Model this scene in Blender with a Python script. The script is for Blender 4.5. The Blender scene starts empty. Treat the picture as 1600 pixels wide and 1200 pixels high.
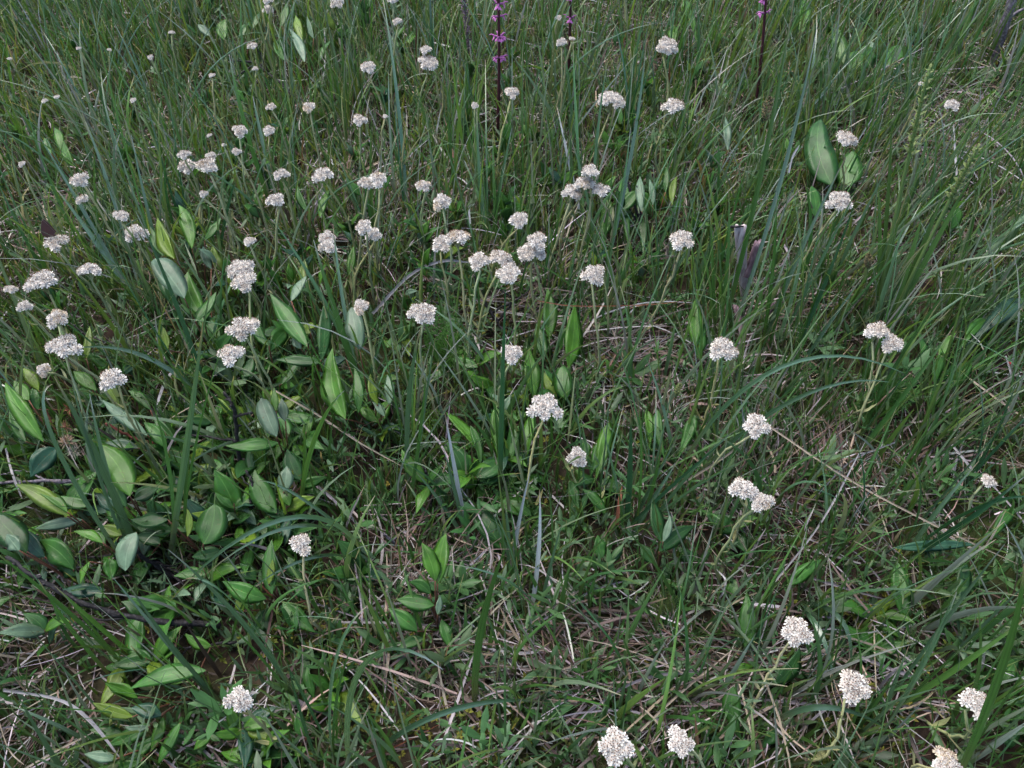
import bpy, math, random
import numpy as np
from mathutils import Vector, Matrix

R = math.radians
random.seed(11)
rng = np.random.default_rng(11)
sc = bpy.context.scene
COL = sc.collection

# ------------------------------------------------------------------ camera
CAM_H, PITCH, LENS = 0.95, 50.0, 28.0
cam_data = bpy.data.cameras.new('camera')
cam_data.lens = LENS
cam_data.sensor_width = 36.0
cam_data.clip_start = 0.02
cam_data.clip_end = 400.0
cam = bpy.data.objects.new('camera', cam_data)
cam.location = (0, 0, CAM_H)
cam.rotation_euler = (R(90 - PITCH), 0, 0)
COL.objects.link(cam)
sc.camera = cam

# ------------------------------------------------------------------ sky, sun, exposure
SUN_EL, SUN_AZ = 66.0, 312.0          # azimuth clockwise from +Y: a soft bright sky, lightest ahead and to the left
world = bpy.data.worlds.new('World')
sc.world = world
world.use_nodes = True
wn = world.node_tree.nodes
wl = world.node_tree.links
bg = wn['Background']
sky = wn.new('ShaderNodeTexSky')
sky.sky_type = 'NISHITA'
sky.sun_disc = False
sky.sun_elevation = R(SUN_EL)
sky.sun_rotation = R(SUN_AZ)
sky.air_density = 1.0
sky.dust_density = 2.5
sky.ozone_density = 1.0
wl.new(sky.outputs[0], bg.inputs[0])
bg.inputs[1].default_value = 0.11
sun_data = bpy.data.lights.new('sun', 'SUN')
sun_data.energy = 1.5
sun_data.angle = R(52)
sun_data.color = (1.0, 0.945, 0.89)
sun = bpy.data.objects.new('sun', sun_data)
sd = Vector((math.sin(R(SUN_AZ)) * math.cos(R(SUN_EL)), math.cos(R(SUN_AZ)) * math.cos(R(SUN_EL)), math.sin(R(SUN_EL))))
sun.rotation_euler = sd.to_track_quat('Z', 'Y').to_euler()
sun.location = (0, 0, 5)
COL.objects.link(sun)
sc.view_settings.view_transform = 'Standard'
sc.view_settings.look = 'None'
sc.view_settings.gamma = 1.0
sc.view_settings.exposure = 1.82
sc.view_settings.use_curve_mapping = False
sc.cycles.use_denoising = True
sc.cycles.use_adaptive_sampling = True
sc.cycles.adaptive_threshold = 0.03
sc.cycles.max_bounces = 4
sc.cycles.debug_use_spatial_splits = True
sc.cycles.diffuse_bounces = 1
sc.cycles.glossy_bounces = 1
sc.cycles.transmission_bounces = 4
sc.cycles.transparent_max_bounces = 4

# ------------------------------------------------------------------ pixel <-> world
FPX = LENS / 36.0 * 1600.0
EYE = np.array([0, 0, CAM_H])
RT = np.array([1.0, 0, 0])
UP = np.array([0, math.sin(R(PITCH)), math.cos(R(PITCH))])
FW = np.array([0, math.cos(R(PITCH)), -math.sin(R(PITCH))])


def terrain(x, y):
    return (0.010 * np.sin(x * 5.1 + 1.3) * np.sin(y * 4.3 + .4) + 0.007 * np.sin(x * 11.3 + y * 7.9)
            + 0.004 * np.sin(x * 23.0 - y * 19.0 + 2.0))


def ray(px, py):
    return RT * (px - 800.0) / FPX - UP * (py - 600.0) / FPX + FW


def on_z(px, py, z):
    d = ray(px, py)
    return EYE + d * ((z - CAM_H) / d[2])


def on_ground(px, py):
    p = on_z(px, py, 0.0)
    for _ in range(4):
        p = on_z(px, py, float(terrain(p[0], p[1])))
    return p


def on_y(px, py, y):
    d = ray(px, py)
    return EYE + d * (y / d[1])


def at_depth(px, py, t):
    return EYE + ray(px, py) * t


def depth(p):
    return float(np.dot(np.asarray(p) - EYE, FW))


def proj(P):
    P = np.asarray(P) - EYE
    t = P @ FW
    return 800 + FPX * (P @ RT) / t, 600 - FPX * (P @ UP) / t, t


def nz(v):
    v = np.asarray(v, float)
    return v / (np.linalg.norm(v, axis=-1, keepdims=True) + 1e-12)


# ------------------------------------------------------------------ materials
def node_mat(name):
    m = bpy.data.materials.new(name)
    m.use_nodes = True
    nt = m.node_tree
    for n in list(nt.nodes):
        nt.nodes.remove(n)
    return m, nt, (lambda t, **k: _mk(nt, t, k)), nt.links.new


def _mk(nt, t, k):
    n = nt.nodes.new(t)
    for a, b in k.items():
        setattr(n, a, b)
    return n


def plant_material(name, rough, spec, transl, streak=(40.0, 2.0), streak_amt=0.35, veins=False, rand_amt=0.3, tint=(1.25, 1.2, 0.55), bump=True):
    m, nt, N, L = node_mat(name)
    out = N('ShaderNodeOutputMaterial')
    ac = N('ShaderNodeAttribute', attribute_name='Col')
    lc = N('ShaderNodeAttribute', attribute_name='lc')
    oi = N('ShaderNodeObjectInfo')
    # streaks that run along the blade
    mp = N('ShaderNodeMapping')
    mp.inputs['Scale'].default_value = (streak[0], streak[1], 97.0)
    L(lc.outputs['Vector'], mp.inputs['Vector'])
    nz1 = N('ShaderNodeTexNoise')
    nz1.inputs['Scale'].default_value = 1.0
    nz1.inputs['Detail'].default_value = 2.0
    L(mp.outputs[0], nz1.inputs['Vector'])
    mr = N('ShaderNodeMapRange')
    mr.inputs['From Min'].default_value = 0.3
    mr.inputs['From Max'].default_value = 0.7
    mr.inputs['To Min'].default_value = 1 - streak_amt
    mr.inputs['To Max'].default_value = 1 + streak_amt
    L(nz1.outputs[0], mr.inputs['Value'])
    # one object differs from the next
    ro = N('ShaderNodeMapRange')
    ro.inputs['To Min'].default_value = 1 - rand_amt
    ro.inputs['To Max'].default_value = 1 + rand_amt
    L(oi.outputs['Random'], ro.inputs['Value'])
    mu = N('ShaderNodeMath', operation='MULTIPLY')
    L(mr.outputs[0], mu.inputs[0])
    L(ro.outputs[0], mu.inputs[1])
    vm = N('ShaderNodeVectorMath', operation='SCALE')
    L(ac.outputs['Color'], vm.inputs[0])
    L(mu.outputs[0], vm.inputs['Scale'])
    col = vm.outputs[0]
    bs = N('ShaderNodeBsdfPrincipled')
    height = nz1.outputs[0]
    if veins:
        sx = N('ShaderNodeSeparateXYZ')
        L(lc.outputs['Vector'], sx.inputs[0])
        ab = N('ShaderNodeMath', operation='ABSOLUTE')
        L(sx.outputs[0], ab.inputs[0])
        rib = N('ShaderNodeMapRange', interpolation_type='SMOOTHSTEP')
        rib.inputs['From Min'].default_value = 0.085
        rib.inputs['From Max'].default_value = 0.0
        L(ab.outputs[0], rib.inputs['Value'])
        sl = N('ShaderNodeMath', operation='MULTIPLY_ADD')
        sl.inputs[1].default_value = -0.16
        L(ab.outputs[0], sl.inputs[0])
        L(sx.outputs[1], sl.inputs[2])
        pp = N('ShaderNodeMath', operation='PINGPONG')
        pp.inputs[1].default_value = 0.045
        L(sl.outputs[0], pp.inputs[0])
        vn = N('ShaderNodeMapRange', interpolation_type='SMOOTHSTEP')
        vn.inputs['From Min'].default_value = 0.010
        vn.inputs['From Max'].default_value = 0.0
        vn.inputs['To Max'].default_value = 0.22
        L(pp.outputs[0], vn.inputs['Value'])
        mx = N('ShaderNodeMath', operation='MAXIMUM')
        L(rib.outputs[0], mx.inputs[0])
        L(vn.outputs[0], mx.inputs[1])
        ve = N('ShaderNodeMixRGB')
        hs = N('ShaderNodeVectorMath', operation='MULTIPLY_ADD')
        hs.inputs[1].default_value = (1.35, 1.3, 1.35)
        hs.inputs[2].default_value = (0.022, 0.026, 0.012)
        L(col, hs.inputs[0])
        L(mx.outputs[0], ve.inputs[0])
        L(col, ve.inputs[1])
        L(hs.outputs[0], ve.inputs[2])
        col = ve.outputs[0]
        height = mx.outputs[0]
        # brown specks and dull blotches on the blade
        geo = N('ShaderNodeTexCoord')
        sp = N('ShaderNodeTexNoise')
        sp.inputs['Scale'].default_value = 330.0
        sp.inputs['Detail'].default_value = 2.0
        L(geo.outputs['Object'], sp.inputs['Vector'])
        spr = N('ShaderNodeMapRange', interpolation_type='SMOOTHSTEP')
        spr.inputs['From Min'].default_value = 0.665
        spr.inputs['From Max'].default_value = 0.74
        spr.inputs['To Max'].default_value = 0.8
        L(sp.outputs[0], spr.inputs['Value'])
        m1 = N('ShaderNodeMixRGB')
        m1.inputs[2].default_value = (0.10, 0.065, 0.02, 1)
        L(spr.outputs[0], m1.inputs[0])
        L(col, m1.inputs[1])
        bl = N('ShaderNodeTexNoise')
        bl.inputs['Scale'].default_value = 45.0
        bl.inputs['Detail'].default_value = 3.0
        L(geo.outputs['Object'], bl.inputs['Vector'])
        blr = N('ShaderNodeMapRange')
        blr.inputs['From Min'].default_value = 0.3
        blr.inputs['From Max'].default_value = 0.7
        blr.inputs['To Min'].default_value = 0.68
        blr.inputs['To Max'].default_value = 1.25
        L(bl.outputs[0], blr.inputs['Value'])
        m2 = N('ShaderNodeVectorMath', operation='SCALE')
        L(m1.outputs[0], m2.inputs[0])
        L(blr.outputs[0], m2.inputs['Scale'])
        col = m2.outputs[0]
    if bump:
        bp = N('ShaderNodeBump')
        bp.inputs['Strength'].default_value = 0.25
        bp.inputs['Distance'].default_value = 0.0006
        L(height, bp.inputs['Height'])
        L(bp.outputs[0], bs.inputs['Normal'])
    L(col, bs.inputs['Base Color'])
    bs.inputs['Roughness'].default_value = rough
    bs.inputs['Specular IOR Level'].default_value = spec
    tr = N('ShaderNodeBsdfTranslucent')
    tm = N('ShaderNodeVectorMath', operation='MULTIPLY')
    tm.inputs[1].default_value = tint
    L(col, tm.inputs[0])
    L(tm.outputs[0], tr.inputs['Color'])
    mix = N('ShaderNodeMixShader')
    mix.inputs[0].default_value = transl
    L(bs.outputs[0], mix.inputs[1])
    L(tr.outputs[0], mix.inputs[2])
    L(mix.outputs[0], out.inputs[0])
    return m


def noise_mat(name, c0, c1, c2, scale, rough=0.85, bump=0.5, dist=0.002, stretch=(1, 1, 1), spec=0.3):
    m, nt, N, L = node_mat(name)
    out = N('ShaderNodeOutputMaterial')
    tc = N('ShaderNodeTexCoord')
    mp = N('ShaderNodeMapping')
    mp.inputs['Scale'].default_value = stretch
    L(tc.outputs['Object'], mp.inputs[0])
    n = N('ShaderNodeTexNoise')
    n.inputs['Scale'].default_value = scale
    n.inputs['Detail'].default_value = 6.0
    n.inputs['Roughness'].default_value = 0.65
    L(mp.outputs[0], n.inputs['Vector'])
    cr = N('ShaderNodeValToRGB')
    e = cr.color_ramp.elements
    e[0].position, e[0].color = 0.30, (*c0, 1)
    e[1].position, e[1].color = 0.72, (*c2, 1)
    k = e.new(0.5)
    k.color = (*c1, 1)
    L(n.outputs[0], cr.inputs[0])
    bs = N('ShaderNodeBsdfPrincipled')
    bs.inputs['Roughness'].default_value = rough
    bs.inputs['Specular IOR Level'].default_value = spec
    L(cr.outputs[0], bs.inputs['Base Color'])
    b = N('ShaderNodeBump')
    b.inputs['Strength'].default_value = bump
    b.inputs['Distance'].default_value = dist
    L(n.outputs[0], b.inputs['Height'])
    L(b.outputs[0], bs.inputs['Normal'])
    L(bs.outputs[0], out.inputs[0])
    return m


M = {}
M['blade'] = plant_material('sedge_blade', 0.26, 1.0, 0.22, (9.0, 1.2), 0.30, rand_amt=0.22)
M['grass'] = plant_material('grass', 0.32, 0.45, 0.32, (3.0, 3.0), 0.25, rand_amt=0.0, bump=False)
M['leaf'] = plant_material('broad_leaf', 0.36, 0.30, 0.28, (3.0, 4.0), 0.06, veins=True, rand_amt=0.16)
M['herb'] = plant_material('herb_leaf', 0.45, 0.28, 0.25, (2.0, 3.0), 0.2, rand_amt=0.0, bump=False)
M['straw'] = plant_material('straw', 0.6, 0.35, 0.12, (6.0, 2.5), 0.30, rand_amt=0.15, tint=(1.0, 0.9, 0.7), bump=False)
M['stem'] = plant_material('woolly_stem', 0.8, 0.2, 0.0, (6.0, 30.0), 0.20, rand_amt=0.12)
M['petal'] = plant_material('papery_petal', 0.7, 0.25, 0.25, (3.0, 3.0), 0.05, rand_amt=0.05, tint=(1.0, 0.97, 0.92), bump=False)
M['plain'] = plant_material('plain_plant', 0.65, 0.3, 0.05, (4.0, 6.0), 0.22, rand_amt=0.1, tint=(1, 1, 1))
M['moss'] = plant_material('moss', 0.85, 0.15, 0.2, (2.0, 2.0), 0.3, rand_amt=0.0, bump=False)
M['twig'] = noise_mat('burnt_twig', (0.002, 0.002, 0.002), (0.006, 0.005, 0.0055), (0.05, 0.045, 0.05), 260, 0.7, 0.8, 0.0012)
M['greytwig'] = noise_mat('grey_twig', (0.035, 0.03, 0.036), (0.11, 0.095, 0.11), (0.26, 0.23, 0.26), 190, 0.75, 0.8, 0.0012)
M['redtwig'] = noise_mat('red_twig', (0.05, 0.012, 0.010), (0.14, 0.035, 0.022), (0.24, 0.09, 0.06), 220, 0.55, 0.5, 0.001)
M['rusty'] = noise_mat('rusty_stick', (0.16, 0.05, 0.025), (0.32, 0.12, 0.06), (0.42, 0.22, 0.13), 160, 0.7, 0.6, 0.001)
M['bleached'] = noise_mat('bleached_wood', (0.10, 0.06, 0.07), (0.36, 0.30, 0.30), (0.50, 0.44, 0.43), 170, 0.8, 0.8, 0.001, (1, 1, .12))
M['oldbark'] = noise_mat('old_bark', (0.03, 0.018, 0.02), (0.14, 0.09, 0.11), (0.32, 0.25, 0.28), 120, 0.85, 0.8, 0.0015, (1, 1, .2))


def soil_material():
    m, nt, N, L = node_mat('soil_and_turf')
    out = N('ShaderNodeOutputMaterial')
    tc = N('ShaderNodeTexCoord')
    n1 = N('ShaderNodeTexNoise')
    n1.inputs['Scale'].default_value = 55
    n1.inputs['Detail'].default_value = 7
    n2 = N('ShaderNodeTexNoise')
    n2.inputs['Scale'].default_value = 3.0
    n2.inputs['Detail'].default_value = 3
    L(tc.outputs['Object'], n1.inputs['Vector'])
    L(tc.outputs['Object'], n2.inputs['Vector'])
    cr = N('ShaderNodeValToRGB')
    e = cr.color_ramp.elements
    e[0].position, e[0].color = 0.3, (0.007, 0.005, 0.004, 1)
    e[1].position, e[1].color = 0.75, (0.045, 0.029, 0.022, 1)
    L(n1.outputs[0], cr.inputs[0])
    c2 = N('ShaderNodeValToRGB')
    e = c2.color_ramp.elements
    e[0].position, e[0].color = 0.3, (0.010, 0.014, 0.004, 1)
    e[1].position, e[1].color = 0.75, (0.040, 0.052, 0.015, 1)
    L(n1.outputs[0], c2.inputs[0])
    mr = N('ShaderNodeMapRange')
    mr.inputs['From Min'].default_value = 0.42
    mr.inputs['From Max'].default_value = 0.62
    L(n2.outputs[0], mr.inputs['Value'])
    # farther off than the grass that is built blade by blade, turf covers the soil
    sx = N('ShaderNodeSeparateXYZ')
    L(tc.outputs['Object'], sx.inputs[0])
    ln = N('ShaderNodeVectorMath', operation='LENGTH')
    L(tc.outputs['Object'], ln.inputs[0])
    fr = N('ShaderNodeMapRange')
    fr.inputs['From Min'].default_value = 3.5
    fr.inputs['From Max'].default_value = 6.0
    L(ln.outputs['Value'], fr.inputs['Value'])
    mxm = N('ShaderNodeMath', operation='MAXIMUM')
    L(mr.outputs[0], mxm.inputs[0])
    L(fr.outputs[0], mxm.inputs[1])
    mx = N('ShaderNodeMixRGB')
    L(mxm.outputs[0], mx.inputs[0])
    L(cr.outputs[0], mx.inputs[1])
    L(c2.outputs[0], mx.inputs[2])
    bs = N('ShaderNodeBsdfPrincipled')
    bs.inputs['Roughness'].default_value = 0.95
    bs.inputs['Specular IOR Level'].default_value = 0.15
    L(mx.outputs[0], bs.inputs['Base Color'])
    b = N('ShaderNodeBump')
    b.inputs['Distance'].default_value = 0.006
    L(n1.outputs[0], b.inputs['Height'])
    L(b.outputs[0], bs.inputs['Normal'])
    L(bs.outputs[0], out.inputs[0])
    return m


M['soil'] = soil_material()


# ------------------------------------------------------------------ mesh building
def raw_mesh(name, V, F, C, LC, mat, smooth=True):
    """V (n,3); F (m,4) or list of faces; C (n,3); LC (n,3)"""
    me = bpy.data.meshes.new(name)
    V = np.asarray(V, np.float32)
    n = len(V)
    if isinstance(F, np.ndarray):
        m_, k = F.shape
        me.vertices.add(n)
        me.vertices.foreach_set('co', V.ravel())
        me.loops.add(m_ * k)
        me.loops.foreach_set('vertex_index', F.astype(np.int32).ravel())
        me.polygons.add(m_)
        me.polygons.foreach_set('loop_start', np.arange(0, m_ * k, k, dtype=np.int32))
        me.polygons.foreach_set('loop_total', np.full(m_, k, np.int32))
        me.update(calc_edges=True)
    else:
        me.from_pydata(V.tolist(), [], F)
    a = me.attributes.new('Col', 'FLOAT_COLOR', 'POINT')
    cc = np.ones((n, 4), np.float32)
    cc[:, :3] = C
    a.data.foreach_set('color', cc.ravel())
    b = me.attributes.new('lc', 'FLOAT_VECTOR', 'POINT')
    b.data.foreach_set('vector', np.asarray(LC, np.float32).ravel())
    if smooth:
        me.polygons.foreach_set('use_smooth', np.ones(len(me.polygons), bool))
    me.materials.append(mat)
    return me


def link(name, data, parent=None, loc=(0, 0, 0)):
    o = bpy.data.objects.new(name, data)
    COL.objects.link(o)
    o.location = loc
    if parent is not None:
        o.parent = parent
    return o


def tag(o, label, cat, group=None, kind=None):
    if label:
        o['label'] = label
    if cat:
        o['category'] = cat
    if group:
        o['group'] = group
    if kind:
        o['kind'] = kind
    return o


def thing(name, label, cat, loc, group=None):
    o = bpy.data.objects.new(name, None)
    o.empty_display_size = 0.02
    COL.objects.link(o)
    o.location = tuple(float(c) for c in loc)
    return tag(o, label, cat, group)


class MB:
    """collects strips, tubes and sheets into one mesh"""

    def __init__(s):
        s.V, s.F, s.C, s.L, s.n = [], [], [], [], 0

    def add(s, V, F, C, L):
        V = np.asarray(V, float).reshape(-1, 3)
        C = np.broadcast_to(np.asarray(C, float), (len(V), 3))
        s.V.append(V)
        s.C.append(C)
        s.L.append(np.broadcast_to(np.asarray(L, float), (len(V), 3)))
        s.F += [[int(i) + s.n for i in f] for f in F]
        s.n += len(V)
        return s

    def mesh(s, name, mat, origin=(0, 0, 0), smooth=True):
        return raw_mesh(name, np.concatenate(s.V) - np.asarray(origin, float), s.F, np.concatenate(s.C), np.concatenate(s.L), mat, smooth)

    def build(s, name, mat, parent=None, smooth=True, origin=None):
        po = np.array(parent.location) if parent is not None else np.zeros(3)
        if origin is None:
            origin = po if parent is not None else np.zeros(3)
        return link(name, s.mesh(name, mat, origin, smooth), parent, tuple(np.asarray(origin, float) - po))


def bez(a, c, b, n):
    t = np.linspace(0, 1, n)[:, None]
    return (1 - t) ** 2 * np.asarray(a) + 2 * t * (1 - t) * np.asarray(c) + t ** 2 * np.asarray(b)


def tangents(P):
    return nz(np.gradient(P, axis=0))


def add_tube(mb, P, rad, col, sides=6, seed=0.0, cap=True):
    P = np.asarray(P, float)
    n = len(P)
    rad = np.broadcast_to(np.asarray(rad, float), (n,))
    T = tangents(P)
    ref = np.array([0.13, 0.94, 0.31])
    A = nz(np.cross(T, ref))
    B = np.cross(T, A)
    an = np.linspace(0, 2 * math.pi, sides, endpoint=False)
    V = P[:, None, :] + rad[:, None, None] * (A[:, None, :] * np.cos(an)[None, :, None] + B[:, None, :] * np.sin(an)[None, :, None])
    F = []
    for i in range(n - 1):
        for j in range(sides):
            k = (j + 1) % sides
            F.append((i * sides + j, i * sides + k, (i + 1) * sides + k, (i + 1) * sides + j))
    if cap:
        F.append(tuple(range((n - 1) * sides, n * sides)))
        F.append(tuple(reversed(range(sides))))
    L = np.zeros((n, sides, 3))
    L[:, :, 0] = an[None, :] / 3
    L[:, :, 1] = np.linspace(0, 1, n)[:, None]
    L[:, :, 2] = seed
    C = np.asarray(col, float)
    if C.ndim == 2:
        C = np.repeat(C[:, None, :], sides, 1).reshape(-1, 3)
    mb.add(V, F, C, L.reshape(-1, 3))


def add_strip(mb, P, hw, side, fold, col, seed=0.0):
    """a grass blade: three points across, folded along its middle"""
    P = np.asarray(P, float)
    n = len(P)
    T = tangents(P)
    side = nz(side - T * np.sum(side * T, 1, keepdims=True))
    N = np.cross(side, T)
    hw = np.asarray(hw, float)[:, None]
    V = np.stack([P - side * hw + N * hw * fold, P, P + side * hw + N * hw * fold], 1)
    F = []
    for i in range(n - 1):
        for j in range(2):
            F.append((i * 3 + j, i * 3 + j + 1, i * 3 + j + 4, i * 3 + j + 3))
    L = np.zeros((n, 3, 3))
    L[:, :, 0] = np.array([-1, 0, 1])[None]
    L[:, :, 1] = np.linspace(0, 1, n)[:, None]
    L[:, :, 2] = seed
    C = np.asarray(col, float)
    if C.ndim == 2:
        C = np.repeat(C[:, None, :], 3, 1).reshape(-1, 3)
    mb.add(V, F, C, L.reshape(-1, 3))


def sedge_width(n, tip=0.42):
    v = np.linspace(0, 1, n)
    w = np.where(v < 1 - tip, 1.0, ((1 - v) / tip).clip(0.03) ** 0.75)
    return w * (0.7 + 0.3 * np.minimum(1, v * 5))


def add_leaf(mb, B, T, hw, arch=0.006, fold=0.25, upv=None, col=(0.07, 0.15, 0.03), shape='willow', seed=None, under=None, n=9):
    """a broad leaf with an upper and an under skin that meet at the margin"""
    seed = random.random() if seed is None else seed
    B, T = np.asarray(B, float), np.asarray(T, float)
    if upv is None:
        upv = np.array([random.gauss(0, .30), -0.35 + random.gauss(0, .25), 0.94])
    d = T - B
    ln = np.linalg.norm(d)
    upn = nz(upv - d * np.dot(upv, d) / (ln * ln))
    C = (B + T) / 2 + upn * arch * 2 + np.cross(upn, d / ln) * random.gauss(0, .11) * ln
    P = bez(B, C, T, n)
    Tn = tangents(P)
    side = nz(np.cross(Tn, upn))
    N = np.cross(side, Tn)
    v = np.linspace(0, 1, n)
    if shape == 'willow':
        w = np.sin(math.pi * v ** 0.82) ** 1.0 * 1.03
    elif shape == 'oval':
        w = np.sin(math.pi * v ** 0.95) ** 0.55
    elif shape == 'spatula':
        w = np.sin(math.pi * v ** 1.9) ** 0.8 * 0.85 + 0.16 * np.sin(math.pi * v ** .7)
    elif shape == 'heart':
        w = np.sin(math.pi * v ** 0.62) ** 0.6
    else:
        w = np.sin(math.pi * v ** 1.2) ** 0.8
    w = np.maximum(w, 0.035) * hw
    w[0] = 0.0007
    w[-1] = 0.0003
    us = np.array([-1, -.5, 0, .5, 1.0])
    wave = np.sin(v * random.uniform(6, 13) + seed * 20)[:, None] * (np.abs(us) ** 2)[None] * hw * random.uniform(0.05, .30)
    off = (np.abs(us)[None] * fold - 0.16 * fold * us[None] ** 2) * w[:, None] + wave * (w / hw)[:, None]
    top = P[:, None] + side[:, None] * (us[None] * w[:, None])[..., None] + N[:, None] * off[..., None]
    bot = top[:, 1:4] - N[:, None] * 0.00045
    V = np.concatenate([top.reshape(-1, 3), bot.reshape(-1, 3)])
    F = []
    nb = n * 5
    bi = lambda i, j: i * 5 + j if j in (0, 4) else nb + i * 3 + j - 1
    for i in range(n - 1):
        for j in range(4):
            F.append((i * 5 + j, (i + 1) * 5 + j, (i + 1) * 5 + j + 1, i * 5 + j + 1))
            F.append((bi(i, j), bi(i, j + 1), bi(i + 1, j + 1), bi(i + 1, j)))
    Lt = np.zeros((n, 5, 3))
    Lt[:, :, 0] = us[None]
    Lt[:, :, 1] = v[:, None]
    Lt[:, :, 2] = seed
    Lall = np.concatenate([Lt.reshape(-1, 3), Lt[:, 1:4].reshape(-1, 3)])
    col = np.asarray(col, float)
    if under is None:
        under = col * 0.8 + np.array([.022, .030, .020])
    Ct = np.broadcast_to(col, (n * 5, 3)) * (0.94 + 0.12 * rng.random((n * 5, 1)))
    Cb = np.broadcast_to(under, (n * 3, 3))
    mb.add(V, F, np.concatenate([Ct, Cb]), Lall)


def strips_bulk(P, hw, side, fold, C, seed, curl=0.0):
    """vectorised blades: P (N,K,3), hw (N,K), side (N,K,3), C (N,K,3)"""
    N_, K = P.shape[:2]
    T = nz(np.gradient(P, axis=1))
    side = nz(side - T * np.sum(side * T, -1, keepdims=True))
    if fold is None:                     # blades a pixel or two wide: two points across are enough
        h = hw[..., None]
        V = np.stack([P - side * h, P + side * h], 2)
        F = ((np.arange(N_) * K * 2)[:, None, None] + np.arange(K - 1)[None, :, None] * 2 + np.array([0, 1, 3, 2])[None, None, :]).reshape(-1, 4)
        L = np.zeros((N_, K, 2, 3))
        L[..., 0] = np.array([-1, 1])
        L[..., 1] = np.linspace(0, 1, K)[None, :, None]
        L[..., 2] = seed[:, None, None]
        return V.reshape(-1, 3), F, np.repeat(C[:, :, None, :], 2, 2).reshape(-1, 3), L.reshape(-1, 3)
    Nn = np.cross(side, T)
    f = np.asarray(fold)
    f = f.reshape(-1, 1, 1) if f.ndim else f
    h = hw[..., None]
    V = np.stack([P - side * h + Nn * h * f, P, P + side * h + Nn * h * f], 2)
    base = (np.arange(N_) * K * 3)[:, None, None, None]
    i = np.arange(K - 1)[None, :, None, None] * 3
    j = np.arange(2)[None, None, :, None]
    F = (base + i + j + np.array([0, 1, 4, 3])[None, None, None, :]).reshape(-1, 4)
    L = np.zeros((N_, K, 3, 3))
    L[..., 0] = np.array([-1, 0, 1])
    L[..., 1] = np.linspace(0, 1, K)[None, :, None]
    L[..., 2] = seed[:, None, None]
    CC = np.repeat(C[:, :, None, :], 3, 2)
    return V.reshape(-1, 3), F, CC.reshape(-1, 3), L.reshape(-1, 3)


def grow(base, az, ln, lean, curv, K, power=1.4, droop=None):
    """centre lines of blades that leave the ground at an angle and bend over"""
    s = np.linspace(0, 1, K)
    th = lean[:, None] + curv[:, None] * s[None] ** power
    d = np.stack([np.sin(th) * np.cos(az)[:, None], np.sin(th) * np.sin(az)[:, None], np.cos(th)], -1)
    step = d * (ln / (K - 1))[:, None, None]
    P = np.concatenate([np.zeros((len(base), 1, 3)), np.cumsum(step[:, :-1], 1)], 1) + base[:, None, :]
    side = np.stack([-np.sin(az), np.cos(az), np.zeros_like(az)], -1)[:, None, :] + 0 * P
    return P, side


def pick(cols, n, jit=0.15):
    cols = np.asarray(cols, float)
    c = cols[rng.integers(0, len(cols), n)]
    return c * (1 + jit * rng.standard_normal((n, 1))).clip(.5, 1.6) * (1 + .05 * rng.standard_normal((n, 3)))


# ------------------------------------------------------------------ the ground
def ground():
    def axis(lo, hi, step, far):
        a = list(np.arange(lo, hi + 1e-6, step))
        s, x = step, hi
        while x < far:
            s *= 1.35
            x += s
            a.append(x)
        s, x = step, lo
        while x > -far:
            s *= 1.35
            x -= s
            a.insert(0, x)
        return np.array(a)
    xs = axis(-2.6, 2.6, 0.03, 90)
    ys = axis(-0.4, 3.4, 0.03, 90)
    X, Y = np.meshgrid(xs, ys)
    fade = np.clip(6 / (np.hypot(X, Y) + .01), 0, 1)
    Z = terrain(X, Y) * fade + (rng.standard_normal(X.shape) * 0.0025) * (np.hypot(X, Y) < 4)
    V = np.stack([X, Y, Z], -1).reshape(-1, 3)
    nx = len(xs)
    i = np.arange(len(ys) - 1)[:, None] * nx + np.arange(nx - 1)[None]
    F = np.stack([i, i + 1, i + 1 + nx, i + nx], -1).reshape(-1, 4)
    me = raw_mesh('ground', V, F, np.full((len(V), 3), .03), np.zeros((len(V), 3)), M['soil'])
    o = link('ground', me)
    tag(o, 'dark brown meadow soil showing between the plants', 'ground', kind='structure')


ground()


# ------------------------------------------------------------------ where things stand: scatter over the meadow
def scatter(n, weight=None, far=4.2, margin=0.42):
    """points on the ground, most of them where the meadow is in view, thinner around it"""
    out = []
    got = 0
    while got < n:
        k = n * 3
        y = rng.uniform(-0.05, far, k)
        x = rng.uniform(-3.4, 3.4, k)
        z = terrain(x, y)
        P = np.stack([x, y, z], -1)
        px, py, t = proj(P)
        inside = (px > -150) & (px < 1750) & (py > -150) & (py < 1450)
        keep = np.where(inside, 1.0, margin * (np.abs(x) < 1.35 + 0.75 * y) * (y < 3.3))
        if weight is not None:
            keep = keep * weight(px, py, P)
        ok = rng.random(k) < keep
        out.append(P[ok])
        got += ok.sum()
    return np.concatenate(out)[:n]


def blob(px, py, cx, cy, rx, ry):
    return np.exp(-(((px - cx) / rx) ** 2 + ((py - cy) / ry) ** 2))


# ------------------------------------------------------------------ low growth: litter, short grass, small herbs, moss
STRAW = [(0.27, 0.24, 0.235), (0.22, 0.20, 0.21), (0.24, 0.19, 0.14), (0.12, 0.09, 0.08), (0.070, 0.045, 0.038), (0.10, 0.06, 0.045), (0.36, 0.335, 0.335), (0.05, 0.035, 0.03), (0.08, 0.062, 0.052)]


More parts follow.
